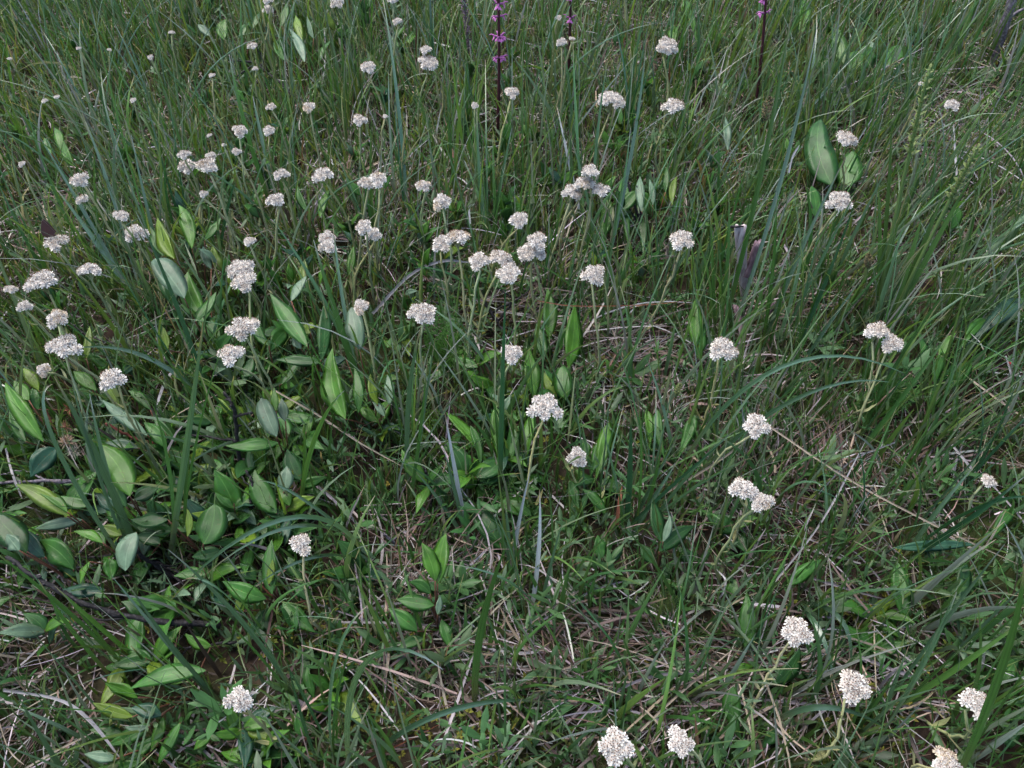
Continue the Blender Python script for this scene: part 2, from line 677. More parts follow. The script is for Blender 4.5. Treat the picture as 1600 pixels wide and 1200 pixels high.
def litter_weight(px, py, P):
    w = np.where(py < 430, .17, .05) + 0 * px
    for b in ((1000, 590, 150, 70), (1180, 780, 110, 90), (100, 960, 90, 60), (60, 1090, 90, 70), (330, 1160, 90, 45), (880, 1080, 260, 110),
              (560, 330, 130, 60), (800, 480, 130, 60), (1430, 780, 130, 90), (60, 370, 70, 50), (1330, 1060, 170, 80), (1480, 250, 140, 120),
              (960, 60, 120, 60), (1120, 1060, 150, 100), (640, 930, 120, 80), (1220, 480, 60, 60)):
        w = w + 0.8 * blob(px, py, *b)
    return w.clip(0, 1)


def litter(n=25000):
    P0 = scatter(n, litter_weight)
    n = len(P0)
    K = 6
    ang = 2.2 * np.sin(P0[:, 0] * 3.1 + 1.0) + 2.0 * np.cos(P0[:, 1] * 3.7 - P0[:, 0] * 1.7) + rng.normal(0, .75, n)
    ln = rng.gamma(4.0, 0.018, n).clip(.02, .2)
    lean = R(90) - np.abs(rng.normal(0, .22, n))
    curv = rng.normal(0.25, .35, n)
    base = P0 + np.stack([0 * ln, 0 * ln, rng.random(n) ** 2.4 * 0.034], -1)
    P, side = grow(base, ang, ln, lean, curv, K)
    # sideways bend
    s = np.linspace(0, 1, K)
    P = P + side * (rng.normal(0, .30, n) * ln)[:, None, None] * (s ** 2)[None, :, None]
    gz = terrain(P[..., 0], P[..., 1])
    P[..., 2] = np.maximum(P[..., 2], gz + 0.002)
    side = side + rng.normal(0, .5, (n, 1, 1)) * np.array([0, 0, 1.0])
    wd = (rng.gamma(3, 0.00022, n) + .0003).clip(.0004, .0020)
    hw = wd[:, None] * np.array([.8, 1, 1, .9, .7, .2])[None]
    C = pick(STRAW, n, .30)
    C = np.repeat(C[:, None], K, 1)
    V, F, CC, L = strips_bulk(P, hw, side, None, C, rng.random(n))
    o = link('dead_grass_litter', raw_mesh('dead_grass_litter', V, F, CC, L, M['straw']))
    tag(o, 'matted dead grass blades, tan and mauve grey, lying between the plants', 'dead grass', kind='stuff')


def grass_weight(px, py, P):
    w = np.where(py < 450, .72, np.where(py < 760, .9, 1.0)) + 0 * px
    w = w * (1 - .6 * blob(px, py, 1000, 590, 120, 50)) * (1 - .6 * blob(px, py, 100, 1000, 180, 120)) * (1 - .7 * blob(px, py, 1430, 800, 140, 80))
    w = w * (1 - .7 * blob(px, py, 770, 500, 60, 40)) * (1 - .7 * blob(px, py, 690, 1140, 90, 60))
    return w.clip(0.02, 1)


def short_grass(n=84000):
    Pc = scatter(n // 11, grass_weight)                     # most blades come in small bunches
    Pa = np.repeat(Pc, 7, 0) + rng.normal(0, .011, (len(Pc) * 7, 3)) * np.array([1, 1, 0])
    P0 = np.concatenate([Pa, scatter(n - len(Pa), grass_weight)])
    P0[:, 2] = terrain(P0[:, 0], P0[:, 1])
    n = len(P0)
    K = 6
    az = rng.uniform(0, 2 * math.pi, n)
    px, py, t = proj(P0)
    tall = np.where(py < 480, .70, np.where(py < 800, .72, .60))
    ln = rng.gamma(5, .019, n).clip(.03, .24) * tall
    lean = np.abs(rng.normal(0.05, .28, n))
    curv = np.abs(rng.normal(.45, .5, n))
    P, side = grow(P0 - np.array([0, 0, .003]), az, ln, lean, curv, K)
    side = side + rng.normal(0, .5, (n, 1, 3))
    wd = (rng.gamma(4, 0.00027, n) + .0004).clip(.0006, .0028)
    hw = wd[:, None] * np.array([.75, 1, 1, .85, .55, .08])[None]
    C = pick([(0.058, 0.126, 0.030), (0.048, 0.112, 0.034), (0.086, 0.142, 0.042), (0.036, 0.092, 0.026), (0.105, 0.152, 0.046), (0.086, 0.136, 0.074)], n, .2)
    C = C * np.where((py < 470)[:, None], np.array([1.32, 1.14, .98]), np.array([.80, .86, .78]))  # far grass drier and yellower; its extra brightness and near darkening are painted light
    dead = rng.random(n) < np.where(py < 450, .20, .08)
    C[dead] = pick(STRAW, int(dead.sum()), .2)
    C = np.repeat(C[:, None], K, 1)
    C[:, 0] = C[:, 0] * .5 + np.array([.10, .09, .05])
    tipb = rng.random(n) < .2
    C[tipb, -1] = (0.28, 0.22, 0.12)
    kp = ~in_front(P) | (rng.random(n) < .2)
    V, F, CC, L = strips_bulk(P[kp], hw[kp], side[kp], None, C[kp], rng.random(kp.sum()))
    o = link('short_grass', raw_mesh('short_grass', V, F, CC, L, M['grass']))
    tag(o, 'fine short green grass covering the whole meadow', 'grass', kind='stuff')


def in_front(P):
    bad = np.zeros(len(P), bool)
    for k in range(1, P.shape[1]):
        x, y, tt = proj(P[:, k])
        for hx, hy, hr, ht in zip(HX, HY, HRP, HT):
            m_ = (np.abs(x - hx) < hr + 1) & (np.abs(y - hy) < hr + 1) & (tt < ht)
            bad |= m_
    return bad


def meadow_grass(n=12500):
    """the long narrow blades beyond the tufts that are built one by one"""
    Pc = scatter(n // 6, lambda px, py, P: np.where(py < 480, .8, np.where(px > 1040, .7, .6)) * np.where(py > 800, .95, 1.0) * grass_weight(px, py, P))
    P0 = np.repeat(Pc, 6, 0) + rng.normal(0, .012, (len(Pc) * 6, 3)) * np.array([1, 1, 0])
    P0[:, 2] = terrain(P0[:, 0], P0[:, 1]) - .003
    n = len(P0)
    K = 8
    ln = rng.uniform(.14, .30, n)
    px, py, t = proj(P0)
    ln = ln * np.where(py > 760, .75, .92)
    P, side = grow(P0, rng.uniform(0, 6.28, n), ln, np.abs(rng.normal(.08, .22, n)), np.abs(rng.normal(.4, .5, n)), K)
    side = side + rng.normal(0, .5, (n, 1, 3))
    wd = rng.uniform(.0011, .0024, n) * np.where(rng.random(n) < .22, 1.55, 1.0)
    hw = wd[:, None] * sedge_width(K, .55)[None]
    C = pick([(0.052, 0.120, 0.032), (0.074, 0.135, 0.074), (0.090, 0.155, 0.040), (0.040, 0.102, 0.036), (0.105, 0.150, 0.090), (0.155, 0.185, 0.155)], n, .15)
    C = np.repeat(C[:, None], K, 1)
    C[:, 0] = (.13, .13, .07)
    tipb = rng.random(n) < .3
    C[tipb, -1] = (0.30, 0.26, 0.18)
    # keep the flower heads free
    keep = ~in_front(P) | (rng.random(n) < .15)
    V, F, CC, L = strips_bulk(P[keep], hw[keep], side[keep], rng.uniform(.15, .5, keep.sum()), C[keep], rng.random(keep.sum()))
    o = link('meadow_grass', raw_mesh('meadow_grass', V, F, CC, L, M['grass']))
    tag(o, 'long narrow meadow grass blades standing between the tufts', 'grass', kind='stuff')


def herb_weight(px, py, P):
    w = np.where(py > 600, 1.0, .8) + 0 * px
    return (w * (1 - .7 * blob(px, py, 100, 1020, 170, 120))).clip(0, 1)


def small_herbs(n=15000):
    """low rosettes of small spoon-shaped leaves"""
    P0 = scatter(n, herb_weight)
    n = len(P0)
    m = 6
    K = 4
    base = np.repeat(P0, m, 0) + rng.normal(0, .006, (n * m, 3)) * np.array([1, 1, 0.3])
    base[:, 2] += np.repeat(rng.random(n) ** 1.5 * .05, m)
    az = (np.repeat(rng.uniform(0, 6.28, n), m) + np.tile(np.arange(m) * 2.4, n) + rng.normal(0, .3, n * m))
    ln = (np.repeat(rng.gamma(6, .0033, n), m) * rng.uniform(.6, 1.3, n * m)).clip(.008, .045)
    lean = rng.uniform(.35, 1.25, n * m)
    curv = rng.uniform(.0, .7, n * m)
    P, side = grow(base, az, ln, lean, curv, K, 1.0)
    wr = rng.uniform(.065, .14, n).repeat(m)
    hw = (ln * wr)[:, None] * np.array([.3, .9, .95, .08])[None]
    C = pick([(0.042, 0.100, 0.034), (0.056, 0.108, 0.048), (0.032, 0.088, 0.024), (0.072, 0.118, 0.060), (0.042, 0.095, 0.030)], n, .2).repeat(m, 0)
    C = np.repeat(C[:, None], K, 1)
    V, F, CC, L = strips_bulk(P, hw, side, rng.uniform(.15, .6, n * m), C, rng.random(n * m))
    o = link('small_herb_cover', raw_mesh('small_herb_cover', V, F, CC, L, M['herb']))
    tag(o, 'low cover of tiny grey green spoon shaped leaves over the soil', 'ground cover', kind='stuff')


def moss(n=5200):
    def w(px, py, P):
        a = 0 * px + .015
        for b in ((765, 490, 60, 40), (690, 1150, 90, 50), (600, 1010, 60, 60), (1350, 1140, 80, 40), (290, 590, 60, 30), (1340, 980, 60, 40), (1500, 40, 120, 50), (960, 590, 40, 30), (470, 1000, 70, 40)):
            a = a + blob(px, py, *b)
        return a.clip(0, 1)
    P0 = scatter(n, w, margin=.05)
    n = len(P0)
    m, K = 7, 3
    base = np.repeat(P0 + np.stack([0 * P0[:, 0], 0 * P0[:, 0], rng.random(n) * .022], -1), m, 0)
    az = rng.uniform(0, 6.28, n * m)
    ln = rng.uniform(.003, .008, n * m)
    P, side = grow(base, az, ln, rng.uniform(.3, 1.4, n * m), rng.uniform(0, .6, n * m), K, 1.0)
    hw = (ln * .22)[:, None] * np.array([.7, 1, .1])[None]
    C = pick([(0.11, 0.12, 0.022), (0.085, 0.10, 0.02), (0.15, 0.145, 0.03), (0.06, 0.075, 0.02)], n, .2).repeat(m, 0)
    C = np.repeat(C[:, None], K, 1)
    V, F, CC, L = strips_bulk(P, hw, side, None, C, rng.random(n * m))
    o = link('moss', raw_mesh('moss', V, F, CC, L, M['moss']))
    tag(o, 'yellow green moss cushions in the hollows between stems', 'moss', kind='stuff')


litter()
small_herbs()
moss()

# ------------------------------------------------------------------ white flower plants
WHITE = np.array([0.72, 0.695, 0.64])


def capitulum_mesh(k):
    r = random.Random(100 + k)
    mb = MB()
    fade = 1.0
    tone = {5: np.array([.86, .76, .62]), 6: np.array([1.0, .96, .91])}.get(k, np.array([1.0, 1, 1]))
    # cup of bracts
    an = np.linspace(0, 2 * math.pi, 8, endpoint=False)
    rings = [(.28, -1.05), (.70, -.55), (.86, -.05), (.62, .38), (.25, .55)]
    V = np.array([[q * math.cos(a), q * math.sin(a), z] for q, z in rings for a in an] + [[0, 0, .6]])
    F = []
    for i in range(4):
        for j in range(8):
            F.append((i * 8 + j, i * 8 + (j + 1) % 8, (i + 1) * 8 + (j + 1) % 8, (i + 1) * 8 + j))
    F += [(32 + j, 32 + (j + 1) % 8, 40) for j in range(8)]
    C = np.array([(.30, .31, .20)] * 8 + [(.48, .44, .38)] * 8 + [(.58, .53, .48)] * 16 + [(.58, .52, .47)] * 9)
    mb.add(V, F, C, (0, 0, .1 * k))
    for cnt, el0, l0, rr in ((12, -22, .50, .82), (11, 14, .50, .76), (9, 40, .46, .62), (6, 63, .42, .40), (3, 82, .36, .12)):
        for i in range(cnt):
            a = (i + r.uniform(-.3, .3)) / cnt * 2 * math.pi + el0
            el = R(el0 + r.uniform(-10, 10))
            ln = l0 * r.uniform(.75, 1.2)
            w = .17 * r.uniform(.85, 1.2)
            out = np.array([math.cos(a) * math.cos(el), math.sin(a) * math.cos(el), math.sin(el)])
            sd_ = np.array([-math.sin(a), math.cos(a), 0])
            nn = np.cross(sd_, out)
            b = np.array([math.cos(a) * rr * .86, math.sin(a) * rr * .86, .05 + .5 * math.sin(max(el, -.3))])
            V = [b - sd_ * w * .6, b + sd_ * w * .6, b + out * ln * .6 + sd_ * w - nn * .03, b + out * ln + sd_ * w * .35 - nn * .08,
                 b + out * ln - sd_ * w * .35 - nn * .08, b + out * ln * .6 - sd_ * w - nn * .03]
            c = WHITE * tone * r.uniform(.88, 1.08)
            if k == 6 and el0 > 30:
                ln *= .6
            mb.add(V, [(0, 1, 2, 5), (5, 2, 3, 4)], c, (r.random(), 0, .3))
    for i in range(20):
        a, el = i * 2.4 + r.uniform(-.3, .3), R(-2 + 84 * (i / 19) ** .8)
        q = r.uniform(1.08, 1.22)
        p = np.array([math.cos(a) * math.cos(el) * q * .95, math.sin(a) * math.cos(el) * q * .95, .12 + .78 * math.sin(el) * q])
        s = r.uniform(.085, .125)
        V = [p + np.array(d) * s for d in ((1, 0, 0), (-1, 0, 0), (0, 1, 0), (0, -1, 0), (0, 0, 1.4), (0, 0, -1))]
        mb.add(V, [(0, 2, 4), (2, 1, 4), (1, 3, 4), (3, 0, 4), (2, 0, 5), (1, 2, 5), (3, 1, 5), (0, 3, 5)],
               r.choice([(.14, .085, .06), (.20, .12, .085), (.28, .18, .13)]), (0, 0, .5))
    return mb


CAP_MB = [capitulum_mesh(k) for k in range(7)]
CAP = [mb.mesh('blossom', M['petal']) for mb in CAP_MB]


def rot_to(nrm, spin):
    q = Vector((0, 0, 1)).rotation_difference(Vector(tuple(nrm)))
    return (q.to_matrix() @ Matrix.Rotation(spin, 3, 'Z'))


def small_head_mesh(k):
    """a far head: five to six blossoms in one mesh, unit radius"""
    r = random.Random(50 + k)
    mb = MB()
    for i in range(6):
        a = i * 2.4
        q = .62 * math.sqrt((i + .3) / 6)
        m3 = np.array(rot_to(nz(np.array([math.cos(a) * q, math.sin(a) * q, 1])), r.uniform(0, 6)))
        src = CAP_MB[(i + k) % 5]
        V = np.concatenate(src.V) * .36 @ m3.T + np.array([q * math.cos(a), q * math.sin(a), .25 * (1 - q) + r.uniform(-.05, .08)])
        mb.add(V, src.F, np.concatenate(src.C), np.concatenate(src.L))
    return mb.mesh('flower_head', M['petal'])


SMALL = [small_head_mesh(k) for k in range(4)]
WOOL = np.array([0.25, 0.275, 0.14])
HEADS = []           # (position, radius) of every head
STEMS = []           # points along the upper stems


def white_flower(px, py, w, label, group=None, h=None, foot=None):
    h = h if h is not None else random.uniform(.155, .225)
    H = on_z(px, py, h)
    d = depth(H)
    Rw = 0.5 * w * d / FPX * 1.09
    if foot is not None:
        B = on_ground(*foot)
    else:
        B = H + np.array([random.gauss(0, .022), random.gauss(-.01, .022), 0])
        B[2] = float(terrain(B[0], B[1]))
    B[2] -= .002
    t = thing('white_flower_plant', label, 'flower', B, group)
    axis = nz(np.array([random.gauss(0, .13), random.gauss(-.05, .13), 1.0]))
    neck = H - axis * Rw * .75
    bow = np.array([random.gauss(0, .014), random.gauss(0, .014), 0])
    mid = (B + neck) / 2 + bow
    P = bez(B, 2 * mid - (B + neck) / 2, neck, 9)
    P[1:-1, :2] += rng.normal(0, .0012, (7, 2))
    mb = MB()
    k = 1.0 if d < 1.1 else 1.1
    cs = WOOL * random.uniform(.85, 1.15) * np.array([random.uniform(.95, 1.15), 1, random.uniform(.85, 1.1)])
    add_tube(mb, P, np.linspace(.0019, .0014, 9) * k, cs, 6, random.random())
    mb.build('stem', M['stem'], t)
    if w > 20:
        STEMS.extend([(P[7], .0035), (P[6], .0035), (P[5], .0035), (P[4], .003)])
    nl = 5 if w > 22 else (3 if w > 14 else 0)
    for i in range(nl):
        q = (i + .8 + random.uniform(-.25, .25)) / (nl + .7)
        j = min(int(q * 8), 7)
        p = P[j] + (P[j + 1] - P[j]) * (q * 8 - j)
        a = i * 2.4 + random.uniform(0, 1.5)
        ll = random.uniform(.016, .030) * (1.15 - .45 * q)
        out = np.array([math.cos(a), math.sin(a), 0])
        tipp = p + out * ll * random.uniform(.35, .7) + np.array([0, 0, ll * random.uniform(.6, .95)])
        m2 = MB()
        add_leaf(m2, p, tipp, ll * .095, arch=-ll * random.uniform(.03, .12), fold=.5, upv=nz(np.array([-out[0], -out[1], .5])), col=cs * random.uniform(.85, 1.2), shape='willow', n=6)
        m2.build('stem_leaf', M['herb'], t)
    spin = random.uniform(0, 6.28)
    if w < 15:
        o = link('flower_head', SMALL[random.randrange(4)], t, tuple(H - B))
        o.scale = (Rw, Rw, Rw * .85)
        o.rotation_euler = rot_to(axis, spin).to_euler()
        HEADS.append((H, Rw))
        return t, H, Rw
    # corymb of blossoms
    rc0 = min(max(Rw * .36, .0032), .0066)
    n = int(np.clip(.80 * (Rw / rc0) ** 2 + 1.5, 4, 14))
    m3 = np.array(rot_to(axis, spin))
    ell = random.uniform(.78, 1.0)
    spots = []
    for i in range(n):
        a = i * 2.39996 + random.uniform(-.25, .25)
        q = math.sqrt((i + .25) / n) * (Rw - rc0 * .75) * random.uniform(.9, 1.06)
        lx, ly = q * math.cos(a), q * math.sin(a) * ell
        lz = (1 - (q / Rw) ** 2) * Rw * .52 + random.uniform(-.08, .08) * rc0 * 2
        nr = nz(np.array([lx / Rw * .85, ly / Rw * .85, 1.0]))
        spots.append((m3 @ np.array([lx, ly, lz]), m3 @ nr, rc0 * random.uniform(.88, 1.14)))
    mh = MB()
    for s, nr, rc in spots:
        a0 = neck
        b0 = H + s - nr * rc * 1.0
        add_tube(mh, bez(a0, a0 + axis * Rw * .45 + (b0 - a0) * .25, b0, 4), .0006, cs * 1.1, 4, cap=False)
    ho = mh.build('flower_head', M['stem'], t, origin=H)
    kinds = random.choice([[0, 1, 2, 3, 4], [0, 1, 2, 3, 4, 6], [0, 1, 2, 3, 4, 5, 6], [0, 2, 4, 6, 6]])
    for s, nr, rc in spots:
        o = link('blossom', CAP[random.choice(kinds)], ho, tuple(s))
        o.scale = (rc, rc, rc * .92)
        o.rotation_euler = rot_to(nr, random.uniform(0, 6.28)).to_euler()
    HEADS.append((H, Rw))
    return t, H, Rw


G_FAR = 'tiny far flower heads'
G_MID = 'small flower heads up the meadow'
LF = 'tiny white flower head far up the meadow, half sunk in the grass'
LM = 'small plain white flower cluster standing alone in the upper meadow grass'
FLOWERS = [
    # x, y, width in pixels, label, group, height, foot
    (421, 4, 19, 'small two tiered white flower, its lower head pressed under the upper', None), (419, 17, 18, 'small white head tucked right under another small head, far up the slope', None),
    (528, 9, 25, 'white flower head with a dark brown withered blossom hanging below it', None), (268, 51, 11, LF, G_FAR), (395, 76, 20, 'small white flower above a dark bent willow branch', None),
    (399, 108, 11, LF, G_FAR), (331, 118, 12, LF, G_FAR), (123, 76, 9, LF, G_FAR), (171, 78, 8, LF, G_FAR), (235, 90, 11, LF, G_FAR), (15, 92, 8, LF, G_FAR),
    (70, 158, 12, LF, G_FAR), (89, 152, 12, LF, G_FAR), (208, 157, 12, LF, G_FAR), (424, 169, 16, LM, G_MID), (483, 171, 22, LM, G_MID),
    (374, 209, 26, LM, G_MID), (420, 207, 21, LM, G_MID), (327, 212, 10, LF, G_FAR), (350, 227, 9, LF, G_FAR), (370, 239, 17, LM, G_MID),
    (289, 245, 22, 'smaller white head right above a wider one, beside another such pair', None), (294, 264, 32, 'wide white head with a smaller head directly above, left stem of a foursome', None),
    (330, 247, 19, 'small white head rising from behind the roundest of four crowded heads', None), (325, 263, 35, 'roundest and fullest white head in a crowd of four', None),
    (34, 257, 13, LF, G_FAR), (127, 284, 28, 'domed white flower head above a smaller drooping one by a leaning blade', None), (131, 314, 21, 'small drooping white head under a domed one by a leaning blade', None),
    (440, 276, 25, LM, G_MID), (507, 278, 34, 'white flower with a side lobe on a tall straight bare stem', None),
    (318, 305, 15, LM, G_MID), (432, 317, 31, 'flat topped white flower leaning over bleached dead grass', None),
    (190, 341, 25, LM, G_MID), (214, 369, 36, 'white flower head crossed by a long dark leaning blade', None),
    (91, 384, 37, 'white flower head with a brown butterfly perched on it', None), (390, 380, 20, LM, G_MID),
    (510, 374, 28, 'upper of two stacked white heads crossed by a pale blade', None), (515, 389, 33, 'lower of two stacked white heads crossed by a pale blade', None),
    (615, 3, 19, LM, G_MID), (621, 36, 16, LM, G_MID), (666, 82, 21, 'round small white head standing above a flat wide one', None), (668, 103, 39, 'flat wide white head with a small round one above it', None),
    (575, 110, 27, LM, G_MID), (742, 165, 14, LF, G_FAR), (799, 149, 26, 'white flower head beside the foot of the tallest purple flower spike', None),
    (562, 191, 25, 'white flower head touching a dark brown sedge seed head', None), (602, 182, 10, LF, G_FAR), (877, 68, 18, 'white flower on a pale thin stalk left of a dark red stem', None),
    (894, 61, 13, LF, G_FAR), (873, 28, 12, LF, G_FAR), (1041, 77, 38, 'lumpy white flower among tall blades, the highest big one up the slope', None),
    (954, 162, 44, 'broad ragged pinkish white flower on a forked leafy stem', None), (1052, 171, 38, 'domed white flower on a tall thin stem near black twigs', None),
    (573, 288, 26, 'smaller half of a joined pair of white heads over dead grass', None), (591, 285, 32, 'bigger half of a joined pair of white heads over dead grass', None),
    (662, 293, 24, 'small white flower of few blossoms on a pale straight stem', None), (691, 320, 34, 'single domed white flower right above a joined pair of heads', None),
    (570, 358, 30, 'upper lobe of a ragged drooping white flower pair', None), (584, 369, 26, 'lower lobe of a ragged drooping white flower pair', None),
    (811, 348, 33, 'neat single domed white flower between two crowded flower groups', None),
    (690, 385, 33, 'smaller left partner of two merged white heads above an arched straw', None), (714, 377, 40, 'taller partner of two merged white heads above an arched straw', None),
    (923, 272, 30, 'rearmost white head in a group of four with separate stems', None), (893, 306, 36, 'lowest white head in a group of four with separate stems', None),
    (912, 291, 34, 'central white head in a group of four with separate stems', None), (938, 302, 31, 'outer white head in a group of four, towards the black twigs', None),
    (838, 380, 33, 'small white head riding on the back of a large lumpy one', None), (834, 397, 48, 'large lumpy white head with a smaller one riding on its back', None),
    (1066, 380, 41, 'round white flower on a long curved stem near the bleached wood', None),
    (1320, 222, 34, 'white flower standing in front of a dark heart shaped leaf', None), (1309, 319, 40, 'white flower half hidden behind crossing pale blades', None),
    (1487, 168, 25, 'white flower on a woolly leaning stem between dry straws', None), (1439, 131, 10, LF, G_FAR),
    (68, 445, 50, 'largest white flower near the butterfly, on a leaning stem', None), (141, 428, 37, 'white flower on a long stem leaning over yellowish grass', None),
    (18, 455, 21, 'small white flower of three loose blossoms', None), (39, 481, 23, 'small white flower just below a group of three loose blossoms', None),
    (91, 501, 35, 'ragged cream white flower with blossoms falling apart', None), (102, 546, 48, 'wide white flower pierced by a thin grass blade', None),
    (69, 580, 23, 'small round white flower over a pair of grey folded blades', None), (178, 596, 41, 'compact white flower in front of yellowing willow leaves', None),
    (378, 427, 46, 'upper and wider of two stacked white heads by a tall blade', None), (385, 445, 40, 'lower of two stacked white heads by a tall blade', None),
    (382, 518, 48, 'pinkish white oval flower with a grass tip across it', None), (363, 560, 43, 'white flower seen from the side on a zigzag leafy stem', None),
    (749, 413, 36, 'lowest partner of three merged white heads over black twigs', None), (783, 411, 42, 'middle partner of three merged white heads over black twigs', None),
    (795, 433, 42, 'front partner of three merged white heads over black twigs', None), (927, 433, 41, 'single white flower above matted straw and long toothed leaves', None),
    (659, 494, 46, 'white flower above a blade tip and feathery green leaves', None, .19, (705, 690)), (565, 482, 28, 'small white flower behind a pale broad willow leaf', None),
    (798, 558, 39, 'round white flower crossed by a dark upright blade', None), (851, 641, 52, 'white flower with a dark open centre on a straight leafy stem', None, .19, (845, 800)),
    (901, 717, 34, 'short small white flower over a drooping green leaf', None, .10, (950, 800)), (1127, 550, 44, 'oval white flower with a yellowish twisted stem leaf', None, .19, (1085, 690)),
    (1367, 522, 40, 'upper partner of two joined white heads above feathery leaves', None, .18), (1391, 541, 36, 'lower partner of two joined white heads above feathery leaves', None, .17),
    (1179, 670, 45, 'white flower on a thick stem over mauve straw', None, .19), (1160, 768, 43, 'higher partner of two joined white heads over mauve straw', None, .17),
    (1188, 787, 40, 'lower partner of two joined white heads over mauve straw', None, .165), (1541, 754, 27, 'white flower half covered by broad crossing blades', None, .10),
    (471, 854, 38, 'small cream flower on a thin stem beside a dark leaf rosette', None, .14, (520, 985)), (375, 1096, 44, 'lone cream flower at the meeting point of several long blades', None, .15, (440, 1180)),
    (963, 1165, 55, 'big white flower seen from straight above over straw', None, .15), (1062, 1160, 45, 'loose creamy flower tilted sideways next to a big flat one', None, .15, (1040, 1290)),
    (1243, 990, 53, 'large white flower on a curved brownish stem above a dark leaf', None, .13, (1160, 1150)), (1331, 1076, 55, 'large lopsided white flower between long green blades', None, .12, (1255, 1185)),
    (1521, 1103, 50, 'triangular white flower behind a long broad blade', None, .14), (1475, 1197, 48, 'white flower under the broad blade, lowest of the meadow', None, .14),
]
BUTTERFLY_AT = None
for f in FLOWERS:
    px, py, w, lab, grp = f[:5]
    res = white_flower(px, py, w, lab, grp, f[5] if len(f) > 5 else None, f[6] if len(f) > 6 else None)
    if 'butterfly perched' in lab:
        BUTTERFLY_AT = res

# other things that the grass leaves free: the stump, dead twigs, the butterfly, the big round leaves, the tall spikes
for px, py, z, rp in ((1158, 375, .10, 16), (1160, 405, .08, 16), (1162, 435, .05, 14), (1183, 410, .06, 12), (83, 358, .21, 14), (60, 905, .09, 9), (95, 925, .08, 9), (130, 942, .07, 9), (170, 958, .06, 9), (210, 965, .05, 9),
                      (260, 970, .04, 8), (30, 885, .09, 8), (60, 753, .05, 8), (110, 752, .05, 8), (15, 754, .04, 8), (370, 680, .09, 8), (375, 720, .05, 8), (367, 640, .13, 8), (215, 862, .07, 9), (250, 890, .03, 8),
                      (985, 300, .11, 8), (1000, 350, .07, 8), (995, 320, .09, 8), (776, 60, .20, 8), (776, 110, .15, 8), (776, 160, .10, 8), (776, 200, .05, 6), (1310, 250, .07, 26), (1330, 265, .07, 20), (1440, 165, .25, 9), (1450, 125, .28, 9),
                      (1505, 265, .17, 9), (1520, 240, .19, 9), (1300, 730, .09, 5), (1380, 780, .08, 5), (1450, 815, .07, 5), (1520, 848, .06, 5), (640, 430, .07, 6), (690, 408, .08, 6), (600, 460, .05, 6), (1570, 50, .10, 12), (755, 465, .06, 8), (775, 500, .03, 8),
                      (888, 60, .1, 6), (888, 90, .06, 6), (1185, 100, .12, 6), (1180, 140, .07, 6), (892, 15, .17, 8)):
    q = on_z(px, py, z)
    HEADS.append((q, rp * depth(q) / FPX))
HEADS += STEMS
HP = np.array([h for h, r in HEADS])
HR = np.array([r for h, r in HEADS])
HX, HY, HT = proj(HP)
HRP = HR / HT * FPX


def blocks_head(P):
    """does a blade along P stand in front of a flower head?"""
    x, y, t = proj(P)
    d = np.hypot(x[:, None] - HX[None], y[:, None] - HY[None])
    return bool(np.any((d < HRP[None] * .8 + 2) & (t[:, None] < HT[None] - .01)))


# ------------------------------------------------------------------ sedges: tufts of long blades
def sedge_col(kind):
    base = {'blue': (0.056, 0.114, 0.060), 'green': (0.042, 0.112, 0.026), 'light': (0.068, 0.155, 0.032), 'pale': (0.20, 0.235, 0.25), 'dark': (0.024, 0.080, 0.036)}[kind]  # pale: silvery sky sheen painted into the blade colour
    return np.array(base) * random.uniform(.9, 1.12)


def blade_cols(n, c, tip=None, foot=True):
    C = np.repeat(c[None], n, 0)
    v = np.linspace(0, 1, n)[:, None]
    if foot:
        C = C * np.clip(v * 5, 0, 1) + np.array([.15, .15, .07]) * (1 - np.clip(v * 5, 0, 1))
    if tip is not None:
        k = np.clip((v - .86) / .14, 0, 1)
        C = C * (1 - k) + np.asarray(tip) * k
    return C


def side_vec(P, face):
    """a blade's width direction: across the view for a flat blade, turned for one seen on edge"""
    T = tangents(P)
    nrm = np.array([math.sin(face) * .9, -math.cos(face) * .8, .55])
    return nz(np.cross(T, nrm))


def tuft(label, base, blades, group=None, name='sedge_tuft'):
    """base pixel; blades: (tip px, py, width px, colour, dy of the tip, optional mid px, py)"""
    B0 = on_ground(*base)
    t = thing(name, label, 'sedge', B0, group)
    for b in blades:
        tx, ty, w, ck, dy = b[:5]
        if dy >= 0:                      # most blades lean back from the flowers and catch the sky
            dy = dy + {'pale': .10, 'blue': .055, 'light': .02, 'green': .02, 'dark': 0.0}[ck]
        B = B0 + np.array([random.gauss(0, .006), random.gauss(0, .006), 0])
        B[2] = float(terrain(B[0], B[1])) - .004
        T = on_y(tx, ty, B[1] + dy)
        gz = float(terrain(T[0], T[1]))
        if T[2] < gz + .008:
            T = on_z(tx, ty, gz + .012)
        if len(b) > 6:
            Mp = on_y(b[5], b[6], B[1] + dy * .5)
            C = 2 * Mp - (B + T) / 2
        else:
            mid = (B + T) / 2
            L_ = np.linalg.norm(T - B)
            C = mid + np.array([0, 0, .10 * L_]) + np.array([random.gauss(0, .03), random.gauss(0, .03), 0]) * L_
        n = 14
        P = bez(B, C, T, n)
        P[:, 2] = np.maximum(P[:, 2], terrain(P[:, 0], P[:, 1]) + .001)
        hw = .40 * w * depth((B + T) / 2) / FPX * sedge_width(n, random.uniform(.4, .6))
        mb = MB()
        add_strip(mb, P, hw, side_vec(P, random.gauss(0, .5)), random.uniform(.2, .45), blade_cols(n, sedge_col(ck), tip=random.choice([None, (.22, .15, .09), (.26, .21, .14), (.28, .29, .30)])), random.random())
        mb.build('blade', M['blade'], t)
    return t


